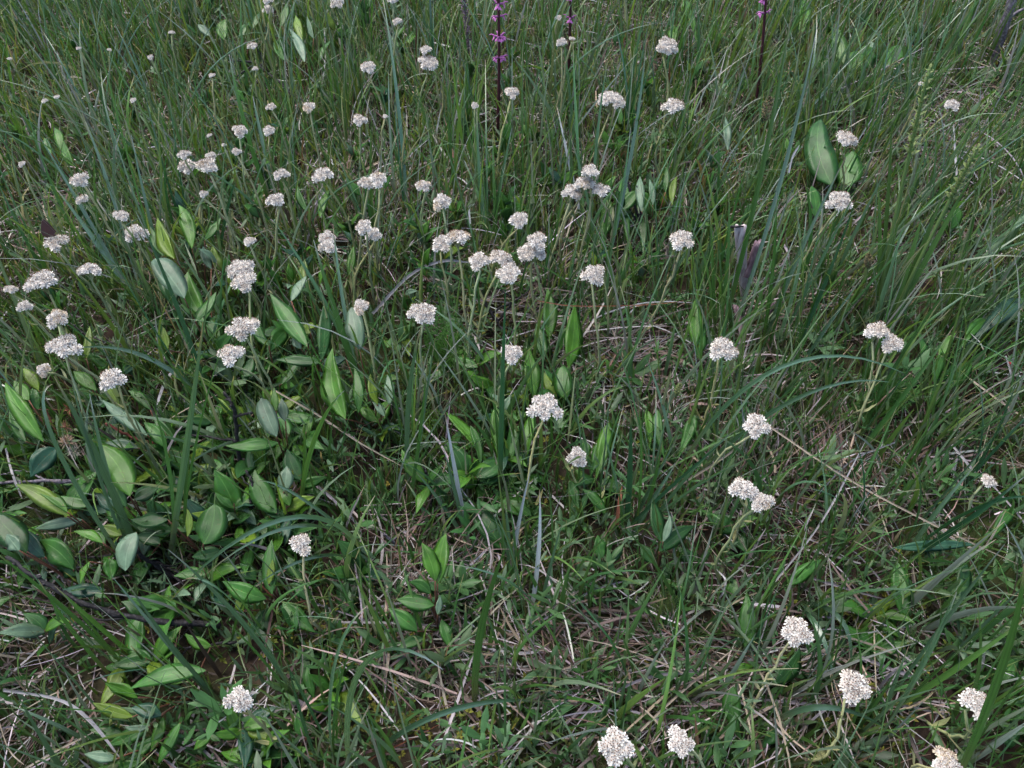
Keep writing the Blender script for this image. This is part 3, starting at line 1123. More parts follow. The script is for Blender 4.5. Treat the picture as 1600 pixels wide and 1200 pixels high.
TUFTS = [
    ('sedge tuft of two long dark blades leaning over the upper meadow flowers', (432, 330), [(358, 84, 10, 'green', .05), (395, 150, 7, 'blue', .08), (375, 190, 6, 'dark', .02), (470, 180, 6, 'green', .05)]),
    ('tall sedge whose blade leans across a white flower head', (262, 470), [(143, 10, 10, 'green', .12), (205, 210, 7, 'blue', .06), (160, 150, 6, 'blue', .1)]),
    ('sedge with one tall pale upright blade near the foursome of heads', (338, 420), [(358, 142, 8, 'blue', .0), (325, 300, 6, 'green', .02), (372, 270, 6, 'dark', .05)]),
    ('sedge with a broad blue grey blade leaning behind the butterfly', (215, 470), [(86, 292, 12, 'blue', .05), (128, 176, 8, 'blue', .12), (60, 210, 7, 'blue', .1)]),
    ('sedge with long dark blades leaning over the left willow leaves', (345, 640), [(148, 335, 12, 'dark', .05), (212, 330, 9, 'dark', .08), (115, 545, 9, 'blue', .0, 235, 560), (262, 470, 7, 'green', .05)]),
    ('sedge with a stiff upright blade ending in a pale folded tip', (272, 872), [(317, 503, 13, 'blue', .0, 292, 690), (236, 625, 9, 'green', .02), (340, 404, 8, 'green', .10), (352, 525, 5, 'green', .03)]),
    ('sedge with broad blue green blades rising over the grey twig', (222, 905), [(84, 588, 14, 'blue', .02, 165, 745), (82, 600, 10, 'blue', .03, 90, 700), (140, 615, 10, 'blue', .05), (105, 560, 7, 'blue', .05)]),
    ('sedge with three long blades sloping up to the black twig', (362, 1112), [(106, 861, 11, 'light', .0), (174, 899, 9, 'blue', .02), (193, 900, 10, 'blue', .0), (210, 1047, 9, 'blue', -.03), (300, 1010, 6, 'green', .0)]),
    ('dense sedge fan sloping over matted dead grass', (206, 1058), [(-25, 850, 11, 'green', .0), (-10, 895, 10, 'green', -.02), (20, 850, 10, 'blue', .02), (85, 915, 9, 'light', .0), (100, 930, 6, 'light', .0), (60, 905, 8, 'green', .0)]),
    ('sedge with two blades crossing above a cream flower', (470, 1095), [(262, 858, 10, 'blue', .0), (290, 905, 10, 'blue', .0, 375, 950), (352, 970, 6, 'green', .0)]),
    ('sedge whose two long blades arch down with silvery tips', (585, 880), [(262, 943, 9, 'blue', -.10, 455, 808), (321, 898, 8, 'blue', -.06, 475, 820), (390, 921, 8, 'blue', -.06, 500, 868), (400, 752, 8, 'blue', .0, 475, 780)]),
    ('small sedge of four narrow blades beside a grey stub of wood', (522, 1195), [(572, 948, 11, 'blue', -.0, 520, 1060), (553, 1005, 6, 'green', .0, 525, 1100), (440, 1025, 7, 'dark', .0), (449, 1032, 7, 'dark', .0), (527, 1050, 5, 'green', .0)]),
    ('bent sedge blade folded over to a white tip', (535, 1215), [(692, 1046, 12, 'blue', -.04, 560, 1050)]),
    ('single broad upright sedge blade rising from moss', (728, 1120), [(791, 853, 15, 'green', .0), (720, 1040, 6, 'green', .0)]),
    ('pale sedge blade lying flat with a blunt silver end', (560, 1185), [(860, 1098, 13, 'blue', .0, 700, 1110)]),
    ('tall dark sedge blade standing across a round white flower', (783, 770), [(790, 448, 11, 'dark', .0), (772, 610, 8, 'green', .03), (800, 640, 7, 'green', .02), (760, 590, 6, 'green', .05)]),
    ('upright sedge pair under a white flower by feathery leaves', (645, 790), [(657, 512, 10, 'blue', .0), (680, 528, 6, 'blue', .02), (668, 560, 7, 'green', .0)]),
    ('sedge spray of silvery pointed blades in the short turf', (735, 850), [(696, 648, 9, 'pale', .0), (694, 703, 8, 'blue', .0), (646, 733, 9, 'blue', .0)]),
    ('sedge of pale narrow upright blades among low herbs', (800, 910), [(788, 786, 8, 'blue', .0), (828, 738, 9, 'pale', .0), (770, 800, 6, 'blue', .0)]),
    ('sedge with one pale straight blade below the straight stemmed flower', (845, 960), [(843, 765, 9, 'pale', .0), (880, 812, 7, 'blue', .0), (862, 870, 6, 'blue', .0), (818, 880, 8, 'green', .0)]),
    ('sedge whose two long blades arch over under the joined heads', (1065, 745), [(1412, 583, 9, 'blue', -.02, 1205, 580), (1390, 597, 9, 'blue', -.03, 1225, 632), (1010, 560, 9, 'blue', .05), (1000, 665, 7, 'green', .0)]),
    ('sedge clump of green blades rising beside the straw bed', (985, 840), [(985, 640, 12, 'dark', .02), (996, 620, 10, 'green', .02), (1035, 690, 9, 'green', .02), (1060, 680, 8, 'blue', .0), (1155, 668, 9, 'blue', .0, 1075, 742), (940, 660, 6, 'blue', .0)]),
    ('sedge with long blades slanting over mauve straw', (970, 850), [(1182, 712, 8, 'blue', -.02, 1080, 765), (1130, 690, 7, 'dark', .0), (1062, 715, 9, 'blue', .0), (966, 755, 6, 'straw' if False else 'green', .0)]),
    ('sedge of broad blades in front of the bleached wood', (1122, 540), [(1242, -10, 12, 'green', .12, 1184, 290), (1277, 40, 8, 'blue', .20, 1215, 300), (1110, 330, 8, 'green', .05), (1138, 290, 7, 'green', .06)]),
    ('sedge with an upright dark blade right of the bleached wood', (1197, 560), [(1213, 300, 10, 'green', .02), (1260, 330, 9, 'blue', .05), (1322, 245, 9, 'blue', .05), (1342, 290, 8, 'blue', .03), (1235, 400, 7, 'green', .02)]),
    ('sedge with strong blades slanting past a half hidden flower', (1215, 620), [(1340, 303, 9, 'dark', .06), (1350, 430, 8, 'blue', .02), (1287, 470, 6, 'green', .02), (1300, 400, 8, 'green', .04)]),
    ('sedge fan of broad green blades by the feathery patch', (1330, 720), [(1515, 470, 11, 'dark', .02), (1418, 614, 11, 'blue', .0), (1490, 510, 9, 'green', .03), (1500, 430, 9, 'green', .06), (1375, 550, 7, 'blue', .03)]),
    ('sedge of long dark blades crossing in front of a hidden flower', (1405, 870), [(1600, 745, 13, 'dark', -.01), (1610, 690, 12, 'dark', .02), (1590, 640, 11, 'blue', .05), (1530, 720, 9, 'blue', .0), (1620, 775, 10, 'dark', -.03, 1510, 800)]),
    ('sedge of arching blades around the large lopsided flower', (1238, 940), [(1326, 1064, 10, 'blue', -.10, 1312, 965), (1272, 1130, 11, 'blue', -.14, 1276, 1000), (1306, 1088, 11, 'blue', -.12, 1280, 985), (1180, 930, 6, 'blue', .0)]),
    ('sedge of long bright blades slanting up beside a triangular flower', (1375, 1130), [(1600, 925, 12, 'green', .0), (1600, 968, 12, 'light', .0), (1420, 1010, 8, 'blue', .0), (1502, 905, 9, 'blue', .0), (1495, 925, 8, 'blue', .02), (1570, 850, 8, 'blue', .03)]),
    ('very long broad sedge blade standing over the triangular flower', (1500, 1230), [(1600, 880, 16, 'green', .0, 1562, 1050), (1640, 990, 11, 'green', .0), (1422, 1170, 8, 'blue', .0)]),
    ('flat grey green sedge blade with a pink tip under the lopsided flower', (1190, 1130), [(1412, 1158, 12, 'blue', -.02, 1300, 1105), (1290, 1200, 8, 'blue', -.05)]),
    ('sedge tuft among the four separate heads', (930, 460), [(960, 250, 8, 'green', .1), (890, 210, 8, 'green', .1), (985, 200, 8, 'green', .14), (1010, 60, 8, 'blue', .25)]),
    ('sedge bunch of fine upright blades behind the merged heads', (770, 390), [(745, 170, 8, 'green', .12), (770, 210, 8, 'green', .1), (800, 200, 7, 'green', .1), (725, 250, 7, 'light', .08), (755, 270, 6, 'light', .08)]),
    ('tall sedge with one long straight blade left of the purple spikes', (640, 360), [(595, -20, 7, 'dark', .3), (615, 150, 5, 'dark', .1), (700, 200, 5, 'light', .1)]),
    ('sedge with a stiff pale blade between the purple spike and forked flower', (920, 380), [(870, 165, 6, 'pale', .1), (895, 60, 6, 'green', .2), (950, 90, 6, 'green', .15)]),
    ('broad bladed sedge leaning over the pale willow leaf', (575, 640), [(490, 375, 13, 'green', .05), (520, 350, 8, 'blue', .1), (608, 500, 6, 'green', .05)]),
    ('curved bright green blade pair with a hooked yellow tip', (475, 800), [(538, 610, 9, 'light', .0, 490, 690), (475, 660, 8, 'light', .0)]),
]
for lab, base, bl in TUFTS:
    tuft(lab, base, bl)

short_grass()
meadow_grass()

# templates for the other tufts: blades that share mesh data
TEMPL = []
for kind, cnt, wmm, l0, l1 in (('blue', 9, 2.0, .20, .34), ('green', 12, 2.2, .18, .36), ('dark', 7, 2.3, .2, .34), ('light', 6, 2.2, .16, .28), ('pale', 3, 1.5, .12, .22)):
    for i in range(cnt):
        n = 11
        ln = random.uniform(l0, l1)
        P, side = grow(np.zeros((1, 3)), np.zeros(1), np.array([ln]), np.array([random.uniform(.05, .5)]), np.array([abs(random.gauss(.35, .4))]), n)
        P, side = P[0], side[0]
        tw = random.gauss(0, .5)
        side = side + np.array([0, 0, tw])
        mb = MB()
        add_strip(mb, P, wmm * .00085 * random.uniform(.7, 1.25) * sedge_width(n, random.uniform(.4, .65)), side, random.uniform(.15, .5),
                  blade_cols(n, sedge_col(kind), tip=random.choice([None, (.30, .24, .15), (.30, .31, .30)])), random.random())
        TEMPL.append((kind, mb.mesh('blade', M['blade']), P))

def tuft_weight(px, py, P):
    w = np.where(py < 460, 1.0, .5) + 0 * px
    w = np.where((px > 1040) & (py >= 460), .85, w)
    w = np.where((px < 560) & (py >= 460), .32, w)
    w = np.where((px >= 560) & (px <= 1040) & (py >= 800), .35, w)
    return w * (1 - .8 * blob(px, py, 1000, 580, 90, 60)) * (1 - .7 * blob(px, py, 770, 490, 90, 60))


KLAB = {'blue': 'loose tuft of slender blue green sedge blades in the meadow', 'green': 'plain tuft of slender mid green sedge blades in the meadow',
        'dark': 'thin tuft of deep green sedge blades in the meadow', 'light': 'fresh tuft of light yellowish green sedge blades in the meadow'}
# ------------------------------------------------------------------ willow shoots and other broad leaves
LC = {'g': (0.046, 0.130, 0.013), 'd': (0.021, 0.072, 0.016), 'p': (0.100, 0.165, 0.100), 'y': (0.088, 0.150, 0.014), 'b': (0.022, 0.068, 0.038), 'm': (0.031, 0.104, 0.016)}


def leaf_plant(label, name, cat, leaves, stem_col=(0.11, 0.045, 0.026), z=.06, shape='willow', stem=True, root=None):
    """leaves: (base px, base py, tip px, tip py, width px, colour[, z, shape]); each stands on its own twig down to one root"""
    pts_ = []
    for l in leaves:
        zz = l[6] if len(l) > 6 and l[6] is not None else z * random.uniform(.8, 1.2)
        B = on_z(l[0], l[1], zz + float(terrain(*on_z(l[0], l[1], zz)[:2])))
        Tz = on_z(l[2], l[3], B[2] + .004)
        Td = at_depth(l[2], l[3], depth(B))
        T = Tz * .5 + Td * .5
        T[2] = max(T[2], float(terrain(T[0], T[1])) + .008)
        pts_.append((B, T, l))
    bs_ = np.array([p[0] for p in pts_])
    if root is not None:
        r0 = on_ground(*root)
    else:
        r0 = bs_.mean(0) * 1.0
        r0[1] += .01
        r0[2] = float(terrain(r0[0], r0[1]))
    r0[2] -= .003
    t = thing(name, label, cat, r0)
    mb = MB()
    top = bs_.mean(0)
    if stem:
        for B, T, l in pts_:
            c = np.array([top[0] * .6 + B[0] * .4, top[1] * .6 + B[1] * .4, B[2] * .55])
            add_tube(mb, bez(r0, c, B, 8), np.linspace(.0017, .0008, 8), np.array(stem_col) * random.uniform(.7, 1.25), 5, random.random())
        mb.build('stem', M['plain'], t)
    for B, T, l in pts_:
        m2 = MB()
        if not stem:
            add_tube(m2, bez(r0, (r0 + B) / 2 + np.array([0, 0, .01]), B, 5), np.linspace(.0014, .0009, 5), np.array(LC[l[5]]) * 1.2 + .03, 5)
        sh = l[7] if len(l) > 7 else shape
        hw = .5 * l[4] * depth((B + T) / 2) / FPX * .81
        add_leaf(m2, B, T, hw, arch=np.linalg.norm(T - B) * random.uniform(.0, .09), fold=random.uniform(.1, .38), col=np.array(LC[l[5]]) * random.uniform(.88, 1.14), shape=sh)
        m2.build('leaf', M['leaf'], t)
    return t


WILLOWS = [
    ('willow shoot with a long bright leaf and a dewy folded leaf', [(68, 690, 8, 598, 36, 'g', .11), (88, 700, 48, 745, 42, 'b', .10), (45, 625, 22, 595, 30, 'g', .09), (40, 690, 15, 640, 20, 'm', .08), (60, 610, 35, 575, 22, 'y', .08)]),
    ('willow shoot with one big bright oval leaf behind a blade', [(203, 775, 153, 694, 52, 'g', .13), (197, 792, 172, 737, 32, 'd', .11), (210, 780, 250, 760, 34, 'd', .09), (185, 800, 150, 770, 26, 'b', .09)]),
    ('willow shoot with yellow green leaves under the grey twig', [(105, 806, 25, 757, 34, 'y', .12), (105, 800, 60, 770, 20, 'g', .125), (128, 812, 55, 826, 22, 'p', .10), (190, 836, 158, 822, 26, 'y', .09), (140, 790, 95, 775, 26, 'm', .09)]),
    ('willow shoot with dark leaves hanging over dead grass', [(42, 862, -15, 800, 54, 'd', .10), (30, 860, 10, 835, 30, 'p', .12), (70, 870, 35, 820, 36, 'b', .08), (115, 890, 60, 845, 44, 'm', .07), (120, 900, 90, 870, 40, 'd', .06), (165, 922, 94, 922, 26, 'b', .05)]),
    ('willow shoot with a pale oval leaf beside the black stick', [(213, 832, 196, 892, 40, 'p', .10, 'oval'), (140, 878, 126, 912, 18, 'g', .08), (170, 872, 172, 906, 28, 'm', .07), (160, 848, 115, 830, 20, 'g', .09), (250, 850, 210, 840, 30, 'd', .06)]),
    ('willow shoot with a shiny round leaf bearing a red spot', [(318, 850, 335, 788, 62, 'm', .09, 'oval'), (293, 838, 292, 795, 15, 'y', .09), (262, 812, 205, 812, 32, 'd', .08), (270, 830, 225, 835, 28, 'm', .06), (345, 860, 300, 870, 30, 'd', .05)]),
    ('dark green leaf rosette beside a cream flower', [(425, 928, 425, 843, 33, 'm', .07), (416, 936, 348, 908, 36, 'm', .06), (442, 940, 492, 988, 34, 'm', .05), (420, 912, 426, 874, 16, 'y', .08), (480, 938, 452, 912, 24, 'd', .05), (380, 955, 370, 936, 18, 'y', .05), (420, 950, 390, 1000, 32, 'd', .03), (400, 905, 375, 880, 30, 'd', .04), (470, 905, 450, 870, 30, 'd', .03)]),
    ('willow shoot with one big leaf sprinkled with dew under crossing blades', [(322, 1048, 203, 1076, 38, 'm', .07), (215, 1090, 164, 1068, 28, 'g', .06), (207, 1120, 145, 1098, 26, 'y', .06), (252, 1118, 205, 1106, 28, 'b', .06), (300, 1060, 275, 1020, 24, 'g', .05), (330, 1010, 290, 990, 24, 'g', .05)]),
    ('low willow shoot of crowded leaves over bleached litter', [(282, 1130, 246, 1197, 26, 'm', .05), (182, 1186, 132, 1178, 22, 'p', .06), (235, 1130, 165, 1165, 28, 'm', .05), (195, 1150, 140, 1140, 26, 'm', .04), (232, 1135, 195, 1135, 14, 'p', .06), (245, 1150, 205, 1190, 24, 'm', .04), (220, 1190, 140, 1205, 26, 'g', .05), (255, 1120, 235, 1175, 22, 'g', .05)]),
    ('small leafy sprig with two cupped leaves near a cream flower', [(330, 1150, 303, 1172, 20, 'g', .04), (328, 1148, 344, 1158, 14, 'm', .04)]),
    ('little upright oval leaves right of the lone cream flower', [(478, 1150, 465, 1112, 26, 'm', .04), (460, 1180, 480, 1170, 20, 'g', .03), (490, 1090, 480, 1040, 22, 'm', .03)]),
    ('willow shoot with a large pale leaf on a red twig', [(288, 466, 242, 404, 48, 'p', .15, 'oval'), (318, 492, 294, 424, 38, 'g', .12), (306, 502, 338, 456, 28, 'm', .12), (270, 478, 246, 412, 40, 'd', .12), (262, 548, 254, 510, 20, 'y', .09), (330, 420, 318, 385, 20, 'p', .1)]),
    ('willow shoot of narrow yellow green leaves behind the leaning blades', [(272, 404, 246, 340, 32, 'y', .13), (300, 388, 279, 320, 28, 'g', .13), (255, 400, 235, 355, 22, 'm', .1), (320, 375, 345, 340, 18, 'm', .1)]),
    ('willow shoot with long dark leaves around a red stem', [(480, 542, 422, 458, 36, 'm', .12), (502, 562, 506, 474, 28, 'd', .11), (505, 566, 432, 562, 24, 'd', .10), (485, 520, 466, 505, 20, 'y', .12), (470, 545, 462, 520, 20, 'p', .11), (455, 470, 480, 430, 20, 'p', .1)]),
    ('willow shoot with the biggest bright leaf standing upright', [(540, 655, 520, 543, 46, 'g', .10), (562, 546, 549, 480, 38, 'p', .12, 'oval'), (560, 645, 554, 575, 22, 'm', .09), (590, 632, 579, 584, 20, 'y', .10), (608, 632, 605, 586, 20, 'p', .10), (600, 650, 582, 628, 16, 'p', .09), (540, 560, 500, 590, 26, 'b', .07)]),
    ('willow sprig with an upright pale grey green oval leaf', [(432, 682, 408, 622, 36, 'p', .12, 'oval'), (431, 642, 428, 606, 15, 'g', .13), (446, 658, 440, 622, 20, 'p', .11), (436, 692, 352, 696, 28, 'm', .08), (450, 690, 470, 740, 24, 'd', .05), (395, 740, 390, 695, 20, 'd', .05)]),
    ('low willow shoot with a folded pale leaf over an arching blade', [(444, 768, 448, 728, 30, 'p', .08), (452, 790, 434, 762, 26, 'g', .07), (432, 802, 398, 734, 44, 'm', .06), (470, 760, 510, 745, 22, 'm', .05), (340, 720, 348, 740, 24, 'b', .04), (420, 835, 470, 820, 34, 'm', .03), (400, 820, 375, 790, 22, 'p', .04)]),
    ('willow shoot of stiff bright leaves on a red stem over moss', [(684, 912, 697, 833, 46, 'g', .11), (680, 908, 659, 848, 34, 'g', .115), (678, 946, 620, 936, 32, 'm', .08), (672, 928, 640, 910, 26, 'm', .09), (652, 986, 607, 950, 32, 'm', .07), (690, 968, 706, 1016, 24, 'm', .06), (662, 998, 621, 1014, 22, 'm', .05), (684, 960, 688, 930, 14, 'p', .08)]),
    ('willow sprig with a small white backed leaf among straw', [(1032, 846, 1020, 778, 32, 'd', .08), (1036, 846, 1047, 804, 16, 'p', .09), (1030, 862, 1086, 822, 32, 'd', .07), (1020, 880, 1000, 850, 26, 'd', .05), (1080, 880, 1060, 855, 26, 'd', .03)]),
    ('dark willow sprig low beside the pale straight blade', [(940, 872, 934, 836, 28, 'm', .06), (930, 880, 905, 870, 24, 'd', .04), (955, 880, 975, 850, 18, 'd', .04)]),
    ('far willow branch with a bright pointed leaf above a small flower', [(350, 62, 353, 30, 24, 'g', .12), (328, 56, 309, 38, 15, 'p', .12), (375, 60, 390, 35, 14, 'm', .1), (395, 45, 405, 20, 14, 'm', .1)]),
    ('far willow branch with pale hanging leaves and one yellow leaf', [(476, 97, 452, 44, 18, 'p', .15), (472, 68, 462, 24, 16, 'y', .13), (490, 60, 480, 25, 14, 'p', .13), (440, 40, 448, 5, 16, 'g', .14), (500, 95, 520, 60, 14, 'm', .1), (445, 95, 430, 60, 16, 'm', .1)]),
    ('two upright willow leaves, one yellowing, near the black twigs', [(1050, 320, 1058, 275, 14, 'y', .11), (1002, 330, 1000, 275, 18, 'p', .11), (1020, 320, 1015, 280, 14, 'p', .1), (1040, 300, 1042, 260, 12, 'm', .1)]),
    ('pale upright willow leaf by the dark red stalk', [(1137, 235, 1133, 182, 16, 'p', .10)]),
    ('willow sprig with small leaves left of the butterfly flower', [(120, 560, 95, 510, 24, 'm', .07), (150, 610, 115, 580, 26, 'g', .08), (185, 640, 160, 595, 24, 'y', .08), (60, 640, 55, 600, 20, 'm', .07), (135, 560, 140, 510, 16, 'y', .08)]),
    ('willow seedling with a long pale leaf behind a compact flower', [(230, 680, 160, 625, 24, 'p', .09), (260, 700, 225, 660, 26, 'm', .07), (215, 700, 165, 692, 22, 'p', .07), (275, 690, 240, 650, 22, 'd', .06), (235, 640, 200, 610, 20, 'm', .06)]),
    ('willow seedling with leaves spread between two leaning stems', [(395, 560, 380, 600, 24, 'd', .06), (440, 600, 470, 560, 22, 'm', .07), (420, 540, 405, 490, 22, 'm', .08)]),
    ('willow seedling of upright pointed leaves among far flowers', [(480, 330, 465, 290, 16, 'm', .1), (500, 340, 515, 295, 16, 'g', .1)]),
    ('willow seedling with a yellow leaf under the stacked heads', [(470, 440, 476, 405, 18, 'y', .09), (500, 445, 510, 410, 16, 'g', .09), (545, 430, 552, 385, 16, 'g', .1)]),
    ('far willow sprig of two broad bright leaves among leaning blades', [(95, 235, 85, 200, 18, 'g', .1), (115, 260, 100, 220, 20, 'g', .1), (80, 240, 70, 215, 14, 'm', .1)]),
]
for lab, lv in WILLOWS:
    leaf_plant(lab, 'willow_shoot', 'willow', lv)

# low sprigs that fill the thicket between the shoots above: leaves share mesh data
SPRIG = []
for k, ck in enumerate(['m', 'm', 'd', 'g', 'g', 'b', 'p', 'm', 'y', 'd', 'g', 'm']):
    mb = MB()
    ll = random.uniform(.030, .048)
    add_leaf(mb, (0, 0, 0), (ll, 0, 0), ll * random.uniform(.17, .26), arch=ll * random.uniform(.02, .1), fold=random.uniform(.1, .4), upv=np.array([0, 0, 1.0]), col=np.array(LC[ck]) * random.uniform(.9, 1.1))
    SPRIG.append(mb.mesh('leaf', M['leaf']))


def sprig_weight(px, py, P):
    w = blob(px, py, 120, 800, 190, 120) + .9 * blob(px, py, 400, 760, 130, 130) + .7 * blob(px, py, 300, 1080, 170, 90) + .7 * blob(px, py, 470, 560, 110, 90) + .5 * blob(px, py, 300, 480, 110, 110)
    return (w + .35 * blob(px, py, 800, 740, 180, 110) + .2 * blob(px, py, 1250, 980, 250, 150) + .3 * blob(px, py, 430, 60, 120, 70) + .30 * blob(px, py, 560, 330, 330, 130) + .22 * blob(px, py, 1000, 330, 200, 130)).clip(0, 1)


for p in scatter(175, sprig_weight, margin=0.0):
    up_slope = proj(p)[1] < 520
    hh = random.uniform(.06, .12) if up_slope else random.uniform(.03, .075)
    t = thing('willow_sprig', 'low willow sprig of a few small green leaves in the undergrowth', 'willow', p - np.array([0, 0, .002]), 'low willow sprigs of the undergrowth')
    tilt = np.array([random.gauss(0, .012), random.gauss(0, .012), hh])
    Ps = bez(np.zeros(3), tilt * .5 + np.array([random.gauss(0, .006), random.gauss(0, .006), 0]), tilt, 7)
    mb = MB()
    add_tube(mb, Ps, np.linspace(.0012, .0006, 7), (.10, .05, .03), 5, random.random())
    link('stem', mb.mesh('stem', M['plain']), t)
    for i in range(random.randint(4, 7)):
        q = random.uniform(.35, 1.0)
        j = min(int(q * 6), 5)
        o = link('leaf', random.choice(SPRIG), t, tuple(Ps[j] + (Ps[j + 1] - Ps[j]) * (q * 6 - j)))
        o.rotation_euler = (random.gauss(0, .3), -random.uniform(.5, 1.25) if up_slope else -random.uniform(-.15, .8), i * 2.4 + random.uniform(-.4, .4))
        sc_ = random.uniform(.7, 1.15) if up_slope else random.uniform(.75, 1.4)
        o.scale = (sc_, sc_, sc_)

ROSETTES = [
    ('rosette of long toothed bright leaves above the straw bed', [(888, 575, 898, 476, 42, 'g', .04), (858, 530, 856, 450, 28, 'g', .05), (875, 545, 905, 505, 24, 'm', .03), (836, 622, 827, 543, 32, 'g', .05), (850, 560, 838, 505, 26, 'm', .04)], 'willow'),
    ('single round green leaf under the straw bed', [(884, 624, 879, 572, 38, 'm', .05)], 'oval'),
    ('rosette of long spoon shaped leaves in the middle of the meadow', [(768, 738, 697, 644, 28, 'g', .03), (783, 742, 775, 633, 30, 'g', .04), (822, 722, 830, 648, 28, 'g', .04), (760, 745, 700, 715, 46, 'd', .02), (800, 735, 810, 665, 22, 'm', .04), (750, 735, 735, 665, 20, 'm', .04)], 'spatula'),
    ('rosette of three broad leaves, one with a rusty edge', [(930, 752, 952, 660, 32, 'g', .03), (922, 745, 938, 690, 24, 'm', .03), (910, 735, 915, 690, 26, 'm', .03), (905, 800, 890, 750, 22, 'm', .03)], 'spatula'),
    ('drooping smooth leaf below a short small flower', [(912, 765, 948, 808, 24, 'm', .05)], 'willow'),
    ('rosette of three spoon shaped leaves right of the green clump', [(1040, 720, 1028, 640, 22, 'm', .04), (1060, 715, 1085, 650, 26, 'm', .04), (1015, 700, 1010, 640, 20, 'g', .04)], 'spatula'),
    ('dark wide leaves lying below the pale narrow blades', [(790, 860, 738, 790, 44, 'd', .02), (830, 805, 780, 785, 40, 'm', .03), (790, 850, 750, 850, 36, 'd', .02), (838, 810, 842, 790, 30, 'm', .02)], 'oval'),
    ('large smooth blue green leaf at the edge of the brown grass', [(1516, 534, 1595, 466, 38, 'b', .06), (1500, 545, 1540, 500, 26, 'm', .05)], 'spatula'),
    ('rosette of folded green leaves between broad blades', [(1486, 604, 1520, 566, 34, 'm', .05), (1468, 560, 1493, 520, 18, 'g', .06), (1460, 600, 1478, 545, 22, 'm', .05), (1440, 560, 1435, 520, 18, 'm', .05), (1455, 640, 1470, 590, 24, 'm', .03)], 'willow'),
    ('long dark bluish leaf lying flat under the long straw', [(1398, 856, 1527, 850, 22, 'b', .05)], 'willow'),
    ('dark upright spoon leaf over bare brown soil', [(1420, 992, 1404, 880, 38, 'm', .03), (1395, 1010, 1360, 990, 30, 'd', .01)], 'spatula'),
    ('dark broad leaf pair near the right hand broad blades', [(1490, 955, 1510, 880, 36, 'd', .03), (1470, 980, 1495, 955, 26, 'd', .03), (1545, 850, 1585, 795, 24, 'm', .05)], 'spatula'),
    ('single oval leaf beside a slanting pale straw', [(1232, 914, 1284, 874, 28, 'm', .04)], 'willow'),
    ('upright oval leaf left of the curved brownish stem', [(1164, 1014, 1166, 925, 34, 'm', .04), (1140, 930, 1150, 905, 26, 'm', .02)], 'willow'),
    ('dark leaf behind the curved brownish stem', [(1212, 1068, 1250, 1012, 34, 'd', .04)], 'willow'),
    ('broad dark leaf at the lower meadow with brown scars', [(1160, 1160, 1146, 1072, 38, 'm', .03), (1190, 1170, 1210, 1140, 26, 'd', .02), (1180, 1040, 1150, 1048, 20, 'g', .03)], 'spatula'),
    ('dark upright leaf below the lopsided flower', [(1315, 1195, 1318, 1145, 28, 'd', .03)], 'willow'),
    ('dark round lobed leaf and bright round leaf behind a flower', [(1300, 290, 1283, 186, 56, 'd', .06), (1326, 290, 1332, 236, 52, 'm', .06), (1275, 340, 1268, 290, 34, 'm', .05)], 'heart'),
    ('cluster of broad bright leaves far up the brown slope', [(1320, 100, 1310, 45, 32, 'g', .05), (1345, 110, 1365, 75, 36, 'm', .05), (1330, 115, 1345, 80, 34, 'g', .05), (1290, 115, 1275, 85, 28, 'm', .04), (1380, 105, 1420, 75, 34, 'm', .04), (1358, 90, 1362, 65, 20, 'p', .06), (1250, 55, 1255, 0, 24, 'g', .06)], 'oval'),
    ('low bright leaves at the top of the meadow beside a purple spike', [(1050, 80, 1052, 40, 22, 'g', .06), (1090, 70, 1075, 10, 20, 'g', .06), (1072, 40, 1070, 0, 22, 'g', .06)], 'spatula'),
    ('bright toothed leaf pair far behind the flat wide head', [(640, 68, 655, 48, 24, 'g', .05), (625, 75, 612, 58, 20, 'm', .05)], 'oval'),
    ('broad upright leaves behind the black burnt twigs', [(985, 400, 975, 275, 26, 'm', .05), (1005, 400, 998, 310, 26, 'm', .05), (955, 370, 945, 310, 30, 'g', .05), (940, 390, 960, 330, 24, 'm', .04)], 'spatula'),
    ('small round green leaf on bare soil', [(1398, 978, 1382, 966, 24, 'g', .03)], 'oval'),
    ('broad green leaf pair under the far flower by dry straw', [(1085, 540, 1085, 470, 28, 'g', .06), (1090, 560, 1100, 500, 24, 'm', .05)], 'willow'),
    ('rosette of small leaves at the foot of the big flat flower', [(1090, 1190, 1082, 1155, 26, 'm', .03), (1100, 1195, 1110, 1165, 20, 'm', .03)], 'spatula'),
    ('round leaf cluster beneath the very long broad blade', [(1560, 1070, 1590, 1030, 30, 'm', .03), (1585, 1165, 1570, 1140, 40, 'd', .02), (1540, 1080, 1515, 1050, 26, 'm', .03)], 'oval'),
]
for lab, lv, sh in ROSETTES:
    leaf_plant(lab, 'broadleaf_rosette', 'rosette', lv, shape=sh, stem=False)


